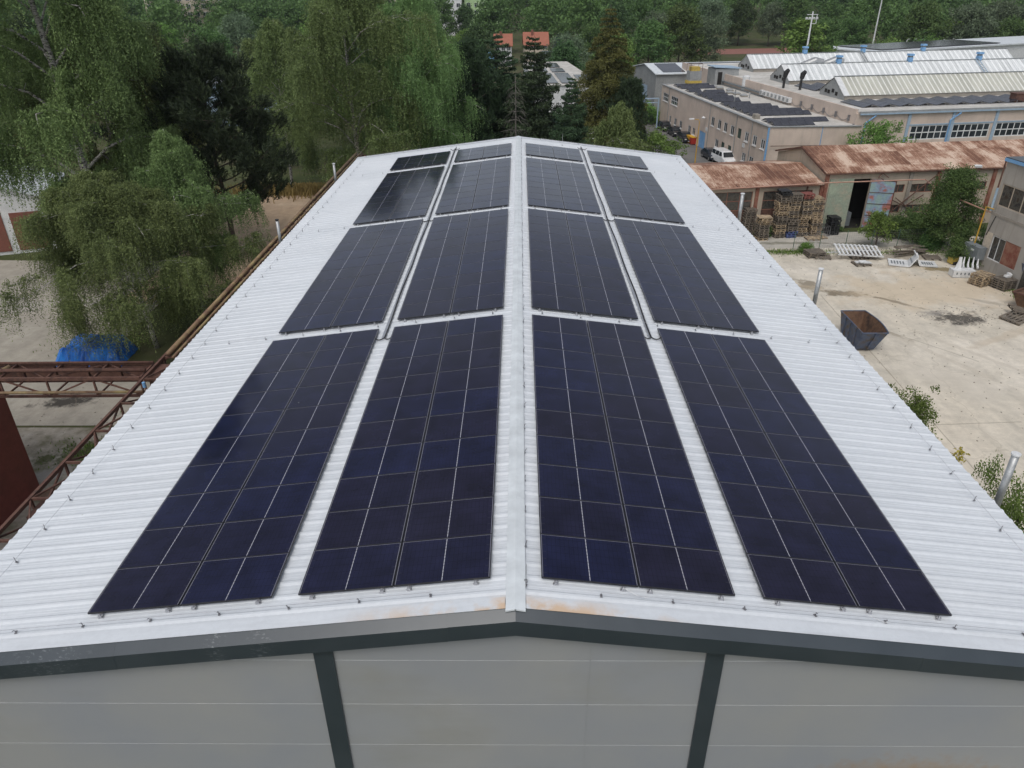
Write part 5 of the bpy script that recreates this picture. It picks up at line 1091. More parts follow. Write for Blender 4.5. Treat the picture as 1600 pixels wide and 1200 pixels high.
def bin_(loc, m, lid, label):
    e = empty('wheeled_bin', loc, oa, label=label, cat='bin', group='rubbish bins beside the blue door')
    MB().loft([(-.4,-.35,.08),(.4,-.35,.08),(.4,.35,.08),(-.4,.35,.08)],[(-.52,-.45,1.15),(.52,-.45,1.15),(.52,.45,1.15),(-.52,.45,1.15)]).build('bin_body', m, e); MB().obox((0,0,1.2),(1.12,.98,.10),(.06,0,0)).build('lid', lid, e); MB().tube([(-.4,-.3,.08),(-.4,.3,.08)],.08,8).build('wheel', MT['tyre'], e)
redp = pm('red_bin_plastic', (.45,.035,.02), (.38,.03,.02), 2, .5); yelp = pm('yellow_bin_plastic', (.75,.42,.02), (.65,.36,.02), 2, .5)
bin_((28.5,125.3,-3), redp, yelp, 'red rubbish bin with yellow lid beside the blue door'); bin_((28.3,126.6,-3), yelp, yelp, 'yellow rubbish bin behind the last black car'); bin_((29.4,124.9,-3), MT['blackplastic'], MT['blackplastic'], 'black rubbish bin next to the red one')

def street_lamp(loc, h, label, arm=.9, rz=0, m='gasyellow'):
    e = empty('street_lamp', loc, rz, label=label, cat='street lamp'); MB().tube([(0,0,0),(0,0,h*.55),(0,0,h-.4),(-.15,0,h-.08),(-arm,0,h)],[.09,.07,.05,.045,.04],8).build('pole', MT[m], e)
    MB().loft([(-arm-.75,-.14,h),(-arm,-.1,h),(-arm,.1,h),(-arm-.75,.14,h)],[(-arm-.65,-.08,h+.14),(-arm-.05,-.06,h+.12),(-arm-.05,.06,h+.12),(-arm-.65,.08,h+.14)]).build('lamp_head', MT['whitepaint'], e); MB().box(-arm-.68,-.09,h-.04,-arm-.15,.09,h-.004).build('lens', MT['lamp'], e)
street_lamp((25.9,111.0,-3), 6.3, 'yellowish street lamp standing in the street left of the white van', .8, .15)
street_lamp((9.5,95.0,-3), 6.6, 'street lamp with white head in front of the pine left of the larch', .05, .0, 'wood')
street_lamp((-8.9,83,-3+2.6), 5.2, 'white lamp head poking out of leaves behind the roof, left of the ridge', .6, 2.6, 'steel')
e = empty('wall_lamp', (29.7,121.6,1.6), oa, label='round white lamp on the office wall above the blue door', cat='wall lamp'); MB().tube([(0,.05,0),(0,.8,.25)],.04,6).build('arm', MT['steel'], e); MB().tube([(0,.8,.05),(0,.8,.2),(0,.8,.42)],[.12,.32,.12],12).build('globe', MT['whitepaint'], e)
for (loc, h, lb) in (((104.5,240,-2.9), 21, 'tall leaning floodlight mast above the white hall'), ((64.0,180,-3), 17.5, 'white mast with square frame behind the light green tree')):
    e = empty('lighting_mast', loc, .3, label=lb, cat='mast'); MB().tube([(0,0,0),(0,0,h)],[.28,.14],8).build('pole', MT['whitepaint'], e)
    mb = MB(); mb.bar((-1.6,0,h-1.5),(1.6,0,h-1.5),.12); mb.bar((-1.4,0,h-.6),(1.4,0,h-.6),.12); mb.bar((0,0,h-2.4),(1.2,0,h-2.4),.1); mb.bar((1.2,0,h-2.4),(1.2,0,h-.6),.1)
    for x in (-1.4,-.6,.4,1.2): mb.box(x-.2,-.2,h-1.4,x+.2,.1,h-1.1)
    mb.build('lamp_frame', MT['whitepaint'], e)
for i, (x, h) in enumerate(((108.6,8.2),(110.6,8.2),(112.6,8.2),(118.5,8.0),(121,8.2),(124.5,4.5),(126,4.5))):
    e = empty('bent_pole', (x, 228, -3), 0, label=f'thin hook-topped white pole behind the white hall, {ORD[i]} from the left', cat='pole', group='thin bent poles behind the white hall'); MB().tube([(0,0,0),(0,0,h),(.2,0,h+.4),(.7,0,h+.5)],.09,6).build('pole', MT['whitepaint'], e)
e = empty('red_vehicle', (40.8,192,-3), .2, label='red tipper-like machine parked behind the grey shed', cat='machine'); rm_ = pm('red_machine_paint',(.42,.03,.03),(.36,.03,.03),1,.4)
MB().box(-2.5,-1.1,.6,1.2,1.1,2.2).build('tub', rm_, e); MB().box(1.3,-1,.6,2.8,1,2.9).build('cab', rm_, e)
for x in (-1.5, 1.9):
    for s in (-1,1): wheel(e, x, s*.95, .5)
e = empty('goal_frame', (56.5,186,-3), .1, label='lime green steel frame at the left end of the rear rooflight', cat='frame'); mb = MB(); 
for a, b in (((0,0,0),(0,0,7.2)),((0,0,7.2),(4,0,7.0)),((4,0,7.0),(4,0,0)),((0,0,5.0),(4,0,5.0)),((0,0,5.0),(4,0,7.0))): mb.bar(a,b,.3)
mb.build('frame', MT['lime'], e)
gt = empty('gate_portal', (22.6,140,-3), .1, label='blue-grey steel gate portal across the street by the office end', cat='gate'); mb = MB(); mb.bar((-3.5,0,0),(-3.5,0,5.2),.18); mb.bar((2.4,0,0),(2.4,0,5.2),.18); mb.bar((-3.5,0,5.2),(2.4,0,5.2),.2); mb.bar((-3.5,0,4.5),(2.4,0,4.5),.12); mb.build('portal_frame', MT['paleblue'], gt)

# ------------------------------------------------------------------ vegetation
def rot_quads(C, nrm_bias, size, aspect, r, drop=0.0):
    """C (N,3) centres -> (N,4,3) randomly turned leaf quads"""
    n = len(C); a = r.normal(size=(n,3)); a[:,2] = a[:,2]*(1-drop) - drop*1.5; a /= np.linalg.norm(a,axis=1,keepdims=True)+1e-9
    b = r.normal(size=(n,3)); b -= (b*a).sum(1,keepdims=True)*a; b /= np.linalg.norm(b,axis=1,keepdims=True)+1e-9
    s = (size*(.65+.7*r.rand(n)))[:,None]; a = a*s*.5; b = b*s*.5*aspect
    return np.stack([C-a-b*.6, C+a*.1-b, C+a, C+a*.1+b], 1)
def limbs_for(h, R, n, r, prof, t0=.2, rise=.8, droop=.35, lean=(0,0), trunk_top=.97):
    """skeleton: trunk polyline and n limbs, each an array of points"""
    tz = np.linspace(0, h*trunk_top, 9); tr = np.stack([lean[0]*(tz/h)**1.4 + .12*np.cumsum(r.normal(size=9))*.5, lean[1]*(tz/h)**1.4 + .12*np.cumsum(r.normal(size=9))*.5, tz], 1); tr[0,:2] = 0
    out = []; ga = r.rand()*6
    for i in range(n):
        t = t0 + (1-t0)*((i+.5)/n)**.9*.98; z = t*h*trunk_top; j = np.interp(z, tz, np.arange(9)); k = int(min(7, j)); p0 = tr[k]+(tr[k+1]-tr[k])*(j-k)
        ga += 2.4 + r.normal()*.25; Lh = R*prof(t)*(.8+.4*r.rand()); s = np.linspace(0,1,8)
        dirx, diry = math.cos(ga), math.sin(ga); up = Lh*(rise*s - droop*s**2*1.6)
        wob = np.cumsum(r.normal(size=(8,3))*.035*Lh, 0); pts = p0 + np.stack([dirx*Lh*s, diry*Lh*s, up],1) + wob*s[:,None]
        out.append(pts)
    return tr, out
def tubes_mesh(name, tr, limbs, r0, h, m, lr=.28, n=7, subs=()):
    mb = MB(); mb.tube([tuple(p) for p in tr], [max(.02, r0*(1-.93*p[2]/tr[-1][2])) for p in tr], 9)
    for L_ in limbs:
        base = r0*(1-.9*L_[0][2]/tr[-1][2])*lr+.02; mb.tube([tuple(p) for p in L_[::2]]+[tuple(L_[-1])], list(np.linspace(base, .012, len(L_[::2])+1)), 5, False)
    for L_ in subs: mb.tube([tuple(p) for p in L_], list(np.linspace(.022,.006,len(L_))), 3, False)
    me = mb.mesh(name, True); me.materials.append(m); return me
def sublimbs(limbs, r, k, frac=.42, rise=.3):
    out = []
    for L_ in limbs:
        ln = np.linalg.norm(L_[-1]-L_[0])
        for _ in range(k):
            s = .25+.75*r.rand(); j = s*7; i = int(min(6,j)); p0 = L_[i]+(L_[i+1]-L_[i])*(j-i); d = L_[i+1]-L_[i]; d /= np.linalg.norm(d)+1e-9; d = d*.7 + r.normal(size=3)*.75; d[2] = abs(d[2])*rise + .1; d /= np.linalg.norm(d); l = ln*frac*(.6+.7*r.rand())*(1.15-.5*s)
            q = np.linspace(0,1,5)[:,None]; pts = p0 + d*l*q; pts[:,2] -= (q[:,0]**2)*l*.25; out.append(pts)
    return out
def birch(seed, h, R, strands, lps, leaf, mat, lean=(0,0), sl=(.9,2.9), t0=.17, nl=28):
    r = np.random.RandomState(seed); prof = lambda t: math.sin(math.pi*min(1,max(0,(t-t0*.6)/(1-t0*.6)))**.72)*.95+.16*(1-t)
    tr, limbs = limbs_for(h, R, nl, r, prof, t0, 1.05, .5, lean); subs = sublimbs(limbs, r, 6, .45)
    allb = [(b, 1.0) for b in limbs] + [(b, 1.4) for b in subs]; pts = []
    for b, w in allb:
        m_ = int(10*w)
        for _ in range(m_):
            s = (.35 if w == 1 else .1)+(.65 if w == 1 else .9)*r.rand(); j = s*(len(b)-1); i = int(min(len(b)-2,j)); pts.append(np.concatenate([b[i]+(b[i+1]-b[i])*(j-i), b[-1]-b[0]]))
    pts = np.array(pts); idx = r.randint(0, len(pts), strands); P = pts[idx,:3] + r.normal(size=(strands,3))*.13*R/6; D = pts[idx,3:].copy(); D[:,2] = 0; D /= np.linalg.norm(D,axis=1,keepdims=True)+1e-6
    D = D*.6 + r.normal(size=D.shape)*.5; D[:,2] = 0; ln = (sl[0]+(sl[1]-sl[0])*r.rand(strands)**1.5)*R/6.0
    ln = np.minimum(ln, np.maximum(.4, P[:,2]-1.0)); tau = np.linspace(.0,1,lps)[None,:]
    out = (1-np.exp(-2.6*tau))*.40; S_ = P[:,None,:] + D[:,None,:]*out[...,None]*ln[:,None,None]; S_[...,2] += ln[:,None]*(.16*np.sin(np.pi*np.minimum(1,tau*2.2))*(tau<.45) - 1.0*tau**1.25)
    S_ += r.normal(size=S_.shape)*leaf*.45; C = S_.reshape(-1,3)
    shade = np.repeat(r.rand(strands), lps)*.8 + r.rand(len(C))*.2
    crown = quads_mesh('crown', rot_quads(C, 0, leaf*1.25, .42, r, .62), shade, mat)
    trunk = tubes_mesh('trunk', tr, limbs, .05+h*.011, h, MT['birchbark'], .34, subs=subs); return crown, trunk
def broad(seed, h, R, nl, clumps, lpc, leaf, cr, mat, prof=None, t0=.18, bark='bark', rise=.7, droop=.2, lean=(0,0)):
    r = np.random.RandomState(seed); prof = prof or (lambda t: math.sin(math.pi*min(1,(t*.86+.14))**.9)**.6)
    tr, limbs = limbs_for(h*.93, R*.86, nl, r, prof, t0, rise, droop, lean); subs = sublimbs(limbs, r, 4, .4); ends = []
    for b in limbs+subs:
        for s in (.6,.8,1.0): j = s*(len(b)-1); i = int(min(len(b)-2,j)); ends.append(b[i]+(b[i+1]-b[i])*(j-i))
    ends.append(tr[-1]); ends = np.array(ends); E_ = ends[r.randint(0,len(ends),clumps)] + r.normal(size=(clumps,3))*cr*.5
    rad_ = cr*(.55+.8*r.rand(clumps)); d = r.normal(size=(clumps,lpc,3)); d /= np.linalg.norm(d,axis=2,keepdims=True); rr = r.rand(clumps,lpc,1)**.45; C = E_[:,None,:]+d*rr*rad_[:,None,None]*np.array([1,1,.72]); C = C.reshape(-1,3)
    shade = np.repeat(r.rand(clumps)*.6, lpc)+r.rand(len(C))*.4; C[:,2] = np.maximum(C[:,2], .15)
    return quads_mesh('crown', rot_quads(C,0,leaf,.7,r), shade, mat), tubes_mesh('trunk', tr, limbs, .04+h*.014, h, MT[bark], .3, subs=subs[::2])
def conifer(seed, h, R, whorls, per, lpb, leaf, mat, t0=.08, rise=.12, droop=.3, rough=.25, prof=None, needle=.28, top=.03, bark='bark', dead=False, upturn=0):
    r = np.random.RandomState(seed); prof = prof or (lambda t: (1-t)**.8+top); tz = np.linspace(0,h,9); tr = np.stack([r.normal(size=9)*.02*h*.1, r.normal(size=9)*.02*h*.1, tz],1); limbs = []
    for w in range(whorls):
        t = t0+(1-t0)*(w+.4*r.rand())/whorls; a0 = r.rand()*6.3; k_ = max(3, int(per*(.6+.6*(1-t))))
        for k in range(k_):
            a = a0+6.283*k/k_+r.normal()*.2; l = R*prof(t)*(1-rough+2*rough*r.rand()); s = np.linspace(0,1,6)
            z = t*h + l*(rise*s - droop*s**2) + upturn*l*s**3; limbs.append(np.stack([np.cos(a+.1*s)*l*s, np.sin(a+.1*s)*l*s, z],1)+np.cumsum(r.normal(size=(6,3))*.012*l,0))
    tk = tubes_mesh('trunk', tr, limbs, .03+h*.011, h, MT[bark], .16)
    if dead: return None, tk
    Cs = []; Sh = []
    for b in limbs:
        l = np.linalg.norm(b[-1]-b[0]); n = max(6, int(lpb*(l/R)**1.2)); s = r.rand(n)**.62*.88+.12; j = s*5; i = np.minimum(4, j.astype(int)); p = b[i]+(b[i+1]-b[i])*(j-i)[:,None]
        sw = l*needle*(1.05-s*.65); d = (b[-1]-b[0])/(l+1e-6); side = np.array([-d[1],d[0],0]); o = r.normal(size=n)*.5; p = p + side[None]*(o*sw)[:,None]; p[:,2] += -np.abs(o)*sw*.25*(1 if upturn == 0 else -.6) + r.normal(size=n)*.05*l*(1+upturn); Cs.append(p); Sh.append(r.rand()*.5+r.rand(n)*.5)
    C = np.concatenate(Cs); sh_ = np.concatenate(Sh); return quads_mesh('crown', rot_quads(C,0,leaf,.35,r,.15), sh_, mat), tk
def pine(seed, h, R, nl, tufts, npt, mat, t0=.22):
    """black pine: upturned limbs carrying brush-like tufts"""
    r = np.random.RandomState(seed); prof = lambda t: (1-((t-.28)/.78)**2 if t > .28 else .75+.25*t/.28)*.95+.05; tr, limbs = limbs_for(h, R, nl, r, prof, t0, .25, -.12); subs = sublimbs(limbs, r, 6, .38, .7); ends = []
    for b in subs+limbs:
        for s in (.45,.65,.8,.92,1.0): j = s*(len(b)-1); i = int(min(len(b)-2,j)); ends.append(np.concatenate([b[i]+(b[i+1]-b[i])*(j-i), (b[-1]-b[0])/(np.linalg.norm(b[-1]-b[0])+1e-6)]))
    ends = np.array(ends); idx = r.randint(0,len(ends),tufts); P = ends[idx,:3]+r.normal(size=(tufts,3))*.28; D = ends[idx,3:]*.5; D[:,2] += .55; D /= np.linalg.norm(D,axis=1,keepdims=True)
    d = D[:,None,:]+r.normal(size=(tufts,npt,3))*.55; d /= np.linalg.norm(d,axis=2,keepdims=True); ln = .24+.12*r.rand(tufts,npt,1); A = np.repeat(P[:,None,:],npt,1)+D[:,None,:]*(r.rand(tufts,npt,1)*.30); B = A+d*ln
    sd = r.normal(size=A.shape); sd -= (sd*d).sum(2,keepdims=True)*d; sd /= np.linalg.norm(sd,axis=2,keepdims=True)+1e-6; sd *= .028
    Q = np.stack([A-sd, B-sd*.5, B+sd*.5, A+sd],2).reshape(-1,4,3); shade = (np.repeat(r.rand(tufts),npt)*.6+r.rand(tufts*npt)*.4)
    return quads_mesh('crown', Q, shade, mat), tubes_mesh('trunk', tr, limbs, .05+h*.013, h, MT['bark'], .3, subs=subs)
def grow(name, meshes, loc, label, cat='tree', group=None, rz=0.0, sc=(1,1,1), part='crown'):
    e = empty(name, loc, rz, label=label, cat=cat, group=group); e.scale = sc if hasattr(sc,'__len__') else (sc,)*3
    if meshes[0]: link(part, meshes[0], e)
    if meshes[1]: link('trunk' if cat == 'tree' else 'stem', meshes[1], e)
    return e
# --- foreground group left of the roof
B_a = birch(1, 34.5, 7.4, 24000, 30, .125, MT['birch'], lean=(-1.0,0), t0=.13, nl=34); B_b = birch(2, 13.5, 6.3, 15000, 30, .09, MT['birch'], lean=(-1.2,.3)); B_c = birch(3, 21.5, 8.0, 9500, 28, .135, MT['birch2'])  # first birch's unseen top stretched taller to put a dark reflection in the panels
B_f = birch(14, 13.2, 3.9, 5200, 28, .10, MT['birch2'], sl=(1.2,4.2)); B_d = birch(4, 12, 3.6, 2800, 16, .16, MT['birch2'], sl=(.8,3.2)); B_e = birch(5, 19, 6.2, 6500, 16, .19, MT['birch'])
P_a = pine(6, 15.5, 5.0, 34, 8500, 10, MT['pine']); P_b = pine(7, 13.5, 4.0, 30, 6000, 10, MT['pine'])
P_c = conifer(60, 16, 3.6, 32, 7, 520, .27, MT['pine'], t0=.06, rise=.22, droop=.12, rough=.42, prof=lambda t: (1-t)**.62+.04, needle=.55, upturn=.10)
grow('birch_tree', B_a, (-31.6,54.5,0), 'tallest weeping birch at the far left, its crown cut by the top edge', rz=.3, sc=(.92,.92,1.0))
grow('birch_tree', B_e, (-33.2,61.5,0), 'slimmer birch growing close behind the tallest one', rz=1.4, sc=(.95,.95,1.08))
grow('birch_tree', B_e, (-54,78,-.2), 'birch standing behind the brick-infill building at the left edge', rz=2.2, sc=(1,1,1.0))
grow('birch_tree', B_b, (-23.7,43.2,0), 'broad weeping birch with leaning white trunk above the blue tarpaulin', rz=0, sc=(.90,.90,.86))
grow('birch_tree', B_f, (-22.6,48.8,0), 'narrower weeping birch between the leaning one and the dark pine', rz=2.4, sc=(.85,.85,1.0))
grow('birch_tree', B_c, (-17.2,80,-.3), 'large weeping birch left of centre with many pale branches', rz=.4, sc=(.98,.98,1.06))
grow('birch_tree', B_c, (-10.8,83,-.6), 'weeping birch beside the large central one, nearer the dark pines', rz=3.3, sc=(.78,.78,1.02))
grow('birch_tree', B_e, (-28.6,93,-3), 'greyish birch standing behind the dark pine with gaps in its crown', rz=1.0, sc=(.8,.8,1.1))
grow('birch_tree', B_e, (-33.5,112,-3), 'tall thin birch between the left birch and the central birch', rz=4.0, sc=1.05)
grow('birch_tree', B_d, (8.6,66,0), 'small narrow weeping birch just beyond the far edge of the roof', rz=.5, sc=(.85,.85,1.02))
grow('pine_tree', P_a, (-24.3,60.4,0), 'very dark bushy pine beside the dirt path', rz=.2, sc=(1.08,1.08,1.06))
grow('pine_tree', P_a, (-31.5,66.5,0), 'dark pine behind the nearer one, between the two left birches', rz=2.6, sc=(.85,.85,.98))
grow('pine_tree', P_a, (-5.6,88,-1.5), 'dark pine right of the central birch', rz=1.0, sc=(.86,.86,1.06))
grow('pine_tree', P_c, (-2.6,93,-2), 'dark pine behind the dead spruce, left of it', rz=2.0, sc=(1.35,1.35,1.10))
grow('pine_tree', P_c, (1.7,87,-1.2), 'broad dark pine right of the dead spruce', rz=3.0, sc=(1.12,1.12,1.06))
grow('pine_tree', P_c, (5.5,82,-.6), 'dark pine in front of the white box-shaped building', rz=4.0, sc=(.72,.72,.80))
grow('pine_tree', P_a, (14.0,101,-3), 'dark pine in front of the larch at the street corner', rz=5.0, sc=(.60,.60,.82))
D_a = conifer(8, 14.4, 2.5, 19, 5, 0, .1, None, t0=.05, rise=.1, droop=.22, bark='deadwood', dead=True)
# dead spruce: bare fine twigs
r8 = np.random.RandomState(88)
grow('dead_spruce', D_a, (-.3,63.0,1.4-1.4), 'dead bare spruce standing behind the far end of the ridge', rz=0)
tw = MB()
for k in range(230):
    t = .12+.83*r8.rand(); a = r8.rand()*6.283; l = 2.6*(1-t)**.8*(.4+.6*r8.rand()); z = t*14.4-.15*l; p = Vector((math.cos(a)*l, math.sin(a)*l, z)); b = a+r8.normal()*.8
    tw.tube([p, p+Vector((math.cos(b)*.35, math.sin(b)*.35, -.18+.2*r8.normal()*.5)), p+Vector((math.cos(b)*.6, math.sin(b)*.6, -.40))], [.016,.011,.005], 3, False)
ds = [o for o in COL.objects if o.name.startswith('dead_spruce')][0]; tag(tw.build('twigs', MT['deadwood'], ds), kind='stuff')
L_a = conifer(9, 21.5, 5.8, 34, 9, 620, .30, MT['larch'], rise=.25, droop=.32, rough=.3, prof=lambda t: min(1,(1-t)*1.35)**.9*.95+.05, needle=.42)
grow('larch_tree', L_a, (11.6,104,-2.9), 'tall brownish-green larch with pointed crown left of the office street', rz=0, sc=(.98,.98,.98))
S_a = conifer(10, 16, 3.6, 26, 9, 420, .24, MT['spruce'], rise=.05, droop=.25, needle=.35)
S_b = conifer(12, 17, 4.0, 26, 9, 460, .26, MT['dark'], rise=.05, droop=.3, needle=.38)
grow('spruce_tree', S_a, (8.6,181,-3), 'blue-grey spruce behind the white box-shaped building', rz=0, sc=(.9,.9,.85))
grow('spruce_tree', S_b, (-13.2,118,-3), 'dark pointed spruce between central birch and dark pines', rz=1, sc=1.02)
grow('spruce_tree', S_b, (16.2,150,-3), 'dark spruce right behind the white box-shaped building', rz=2, sc=(1.2,1.2,1.1))
grow('spruce_tree', S_b, (-8.6,104,-3), 'dark spruce partly hidden behind the pine right of the central birch', rz=2.8, sc=(1.0,1.0,1.0))
# --- yard vegetation on the right
Y_a = broad(20, 6.9, 2.8, 30, 800, 44, .12, .55, MT['broad'], prof=lambda t: (1.0 if t < .35 else 1.0-.75*((t-.35)/.65)), t0=.05, rise=.55, droop=.3)
grow('bushy_tree', Y_a, (36.9,62.6,0), 'big dark green bushy tree between the rusty shed and the workshop', rz=.4, sc=(.98,.98,1.08))
Y_b = broad(21, 2.6, 1.25, 14, 120, 22, .13, .35, MT['broadlight'], t0=.3, rise=.6, droop=.5)
grow('young_tree', Y_b, (31.5,63.2,0), 'young light green tree standing by the fence before the shed door', rz=.0, sc=(1.15,1.15,1.25))
Bu = [broad(22+k, 1.7, 1.5, 16, 260, 44, .095, .42, MT[m_], prof=lambda t: 1.0-.35*t, t0=.03, rise=.5, droop=.2) for k, m_ in enumerate(('broad','broadlight','broad'))]
def bush(k, loc, label, sc=1.0, rz=0.0, group=None): return grow('shrub', Bu[k], loc, label, 'shrub', group, rz, sc, part='foliage')
for x, y, k, sc, lb in ((33.6,66.6,0,1.0,'green shrub right of the open shed door'),(35.4,66.2,2,1.15,'dark shrub under the shed windows'),(36.9,65.2,0,1.1,'shrub filling the gap left of the bushy tree'),(38.6,58.6,2,.9,'low dark shrub between bushy tree and switch cabinet'),(37.2,58.8,0,1.05,'leafy green shrub in front of the yellow machine'),(35.9,62.9,2,.8,'small dark shrub at the foot of the bushy tree by the lane'),
    (41.3,62.0,2,1.2,'dark shrub right of the bushy tree'),(38.35,51.7,0,.42,'small weed clump at the foot of the leaning door'),(25.0,62.0,1,.42,'yellow-green weed tuft by the left fence post'),(30.2,68.0,0,.25,'tiny weed at the bottom of the green door'),
    (22.3,66.9,2,.6,'dark weeds growing between the low pallet stack and the tall ones'),(36.5,97.6,1,1.6,'light green shrub before the factory hall wall')):
    zz = 0.0 if y < 80 else gz(x, y)
    bush(k, (x, y, zz), lb, sc if x > 20 else (sc,sc,sc), rz=x)
Ta = broad(31, 9.9, 1.5, 30, 520, 50, .075, .40, MT['broadlight'], t0=.35, rise=.9, droop=.1, prof=lambda t: 1.0-.35*t); Tb = broad(32, 9.6, 2.2, 34, 700, 50, .085, .46, MT['broadlight'], t0=.3, rise=.8, droop=.1, prof=lambda t: 1.0-.3*t)
grow('slender_tree', Ta, (12.35,20.6,0), 'bright green leafy tree top showing over the right eave', rz=1.0, sc=(.42,.8,1.0))
grow('slender_tree', Tb, (13.4,15.6,0), 'olive green tree behind the nearest flue pipe at the right edge', rz=0, sc=(.45,.6,.97))
grow('slender_tree', Tb, (12.9,13.4,0), 'olive green tree top below the nearest flue pipe', rz=2.0, sc=(.45,.6,.96))
Wl = broad(30, 7.0, 2.9, 22, 330, 24, .20, .6, MT['broadlight'], t0=.1, rise=1.1, droop=.15)
grow('bushy_tree', Wl, (45.2,96.5,-3), 'light green bushy tree in front of the factory windows', rz=0, sc=(1.05,1.05,1.12)); 
grow('willow_bush', Wl, (17.8,100.5,-3), 'round green bush at the street corner beyond the roof', rz=2, sc=(1.25,1.25,.88)); grow('bushy_tree', Wl, (-10.0,87,-2.0), 'light green bush around the lamp head behind the roof', rz=2, sc=(.8,.8,1.15))
grow('bushy_tree', Bu[1], (24.0,146,-3), 'small yellow-green bush at the far end of the street', rz=1, sc=1.8)
e = empty('yellow_weed', (12.5, 17.6, 0), label='tall thin yellow flowering weed rising past the right eave', cat='plant'); MB().tube([(0,0,0),(.05,0,6),(.25,.1,9.2)],[.02,.015,.006],5).build('stem', MT['broadlight'].copy() if False else gp_, e)
r9 = np.random.RandomState(9); Cw = np.stack([.2+r9.normal(size=160)*.09, .1+r9.normal(size=160)*.09, 8.3+r9.rand(160)*.8],1); me = quads_mesh('flower_spike', rot_quads(Cw,0,.10,.6,r9), r9.rand(160), mat_leaf('yellow_flower', (.45,.42,.05), (.60,.58,.12))); link('flower_spike', me, e)
# dry grass beyond the path
def grass(name, pts_fn, n, hgt, mat, label_kind='stuff', seed=3):
    r = np.random.RandomState(seed); xy = pts_fn(r, n); a = r.rand(n)*6.28; w = (.02+.02*r.rand(n))*(1 if hgt < .4 else 2.2); h = hgt*(.5+.8*r.rand(n)); bx, by = np.cos(a)*w, np.sin(a)*w; tx, ty = r.normal(size=n)*h*.3, r.normal(size=n)*h*.3; z0 = np.array([gz(x,y) for x,y in xy])+.01
    Q = np.stack([np.stack([xy[:,0]-bx, xy[:,1]-by, z0],1), np.stack([xy[:,0]+bx, xy[:,1]+by, z0],1), np.stack([xy[:,0]+tx+bx*.3, xy[:,1]+ty+by*.3, z0+h],1), np.stack([xy[:,0]+tx-bx*.3, xy[:,1]+ty-by*.3, z0+h],1)],1)
    me = quads_mesh(name, Q, r.rand(n), mat); o = bpy.data.objects.new(name, me); COL.objects.link(o); tag(o, kind='stuff'); return o
tag(grass('dry_grass', lambda r,n: np.stack([-22+4.2*r.normal(size=n), 88+2.6*r.normal(size=n)+1.2*np.sin(np.arange(n)*.37)],1), 22000, 1.0, MT['dry'], seed=3), 'tall yellow dry grass beyond the far left corner of the roof', 'grass')
tag(grass('grass', lambda r,n: np.stack([-17.0+6*r.rand(n)**.8, 8+44*r.rand(n)],1), 40000, .26, MT['broadlight'], seed=4), 'rough green grass under the pipe bridge', 'grass')
def scat(r, n): 
    c = np.array([(-20.5,31,3,1.3),(-18.5,29,1.5,3),(-19.5,34.5,2.0,3.2),(23.5,61.9,4,.7),(34,61.8,6,.7),(-27.5,44,3,2.0),(37.6,50.5,.8,3.5)]); i = r.randint(0,len(c),n); return np.stack([c[i,0]+r.normal(size=n)*c[i,2]*.5, c[i,1]+r.normal(size=n)*c[i,3]*.5],1)
tag(grass('weeds', scat, 9000, .13, MT['broadlight'], seed=5), 'scattered weeds and moss along slab edges and the fence', 'weeds')

# --- the wood behind: individual trees in rows, then the far mass as one object
F_ = [broad(40, 15, 5.6, 22, 420, 20, .46, 1.3, MT['broad']), broad(41, 16, 4.8, 22, 420, 20, .46, 1.2, MT['dark']), broad(42, 13, 5.4, 20, 400, 20, .44, 1.2, MT['broadlight']),
      broad(43, 15, 6.4, 24, 420, 20, .48, 1.4, MT['grey'], rise=.8), broad(44, 19, 4.2, 26, 420, 20, .46, 1.1, MT['broad'], prof=lambda t: math.sin(math.pi*min(1,t*.9+.1))**.5)]
FN = ['round green', 'dense dark green', 'light green', 'grey-green willow-like', 'tall narrow green']
rf = random.Random(77); cnt = {}
row_specs = [(135,'first'),(165,'second'),(200,'third'),(240,'fourth')]
forest = []
def blocked(x, y):
    if 20 < x < 150 and y < 212: return True          # factory area
    if 14 < x < 28 and y < 195: return True             # street
    if -6 < x < 18 and y < 172: return True           # white building
    if -9.5 < x < 4 and 150 < y < 262: return rf.random() < .75  # view to the orange roofs
    if 4 <= x < 18 and 215 < y < 250: return True
    if -66 < x < -30 and 100 < y < 176: return True
    if 50 < x < 112 and y < 306: return True
    if abs(x+1.5+(y-200)*.0) < 4 and y < 200: return True
    return False
for y0, rn in row_specs:
    xw = y0*.72; x = -xw; 
    while x < xw:
        xx, yy = x+rf.uniform(-2,2), y0+rf.uniform(-11,11); x += rf.uniform(7.5,11.5)*(1+ (y0-135)/400)
        if blocked(xx, yy): continue
        forest.append((xx, yy, rn))
forest += [(34,212,'third'),(44,222,'third'),(25,205,'third'),(52,230,'fourth'),(114,232,'fourth'),(128,240,'fourth'),(146,236,'fourth'),(95,310,'fourth'),(84,312,'fourth'),(72,308,'fourth'),(62,305,'fourth'),(104,312,'fourth'),(100,246,'fourth'),(90,240,'fourth'),(136,226,'fourth'),(158,250,'fourth'),(-14,150,'second')]
forest += [(-40,300,'fourth'),(-29,298,'fourth'),(-33,292,'fourth'),(-20,300,'fourth'),(-47,296,'fourth'),(-54,300,'fourth')]
forest.sort(key=lambda q: (q[2], q[0])); per = {}
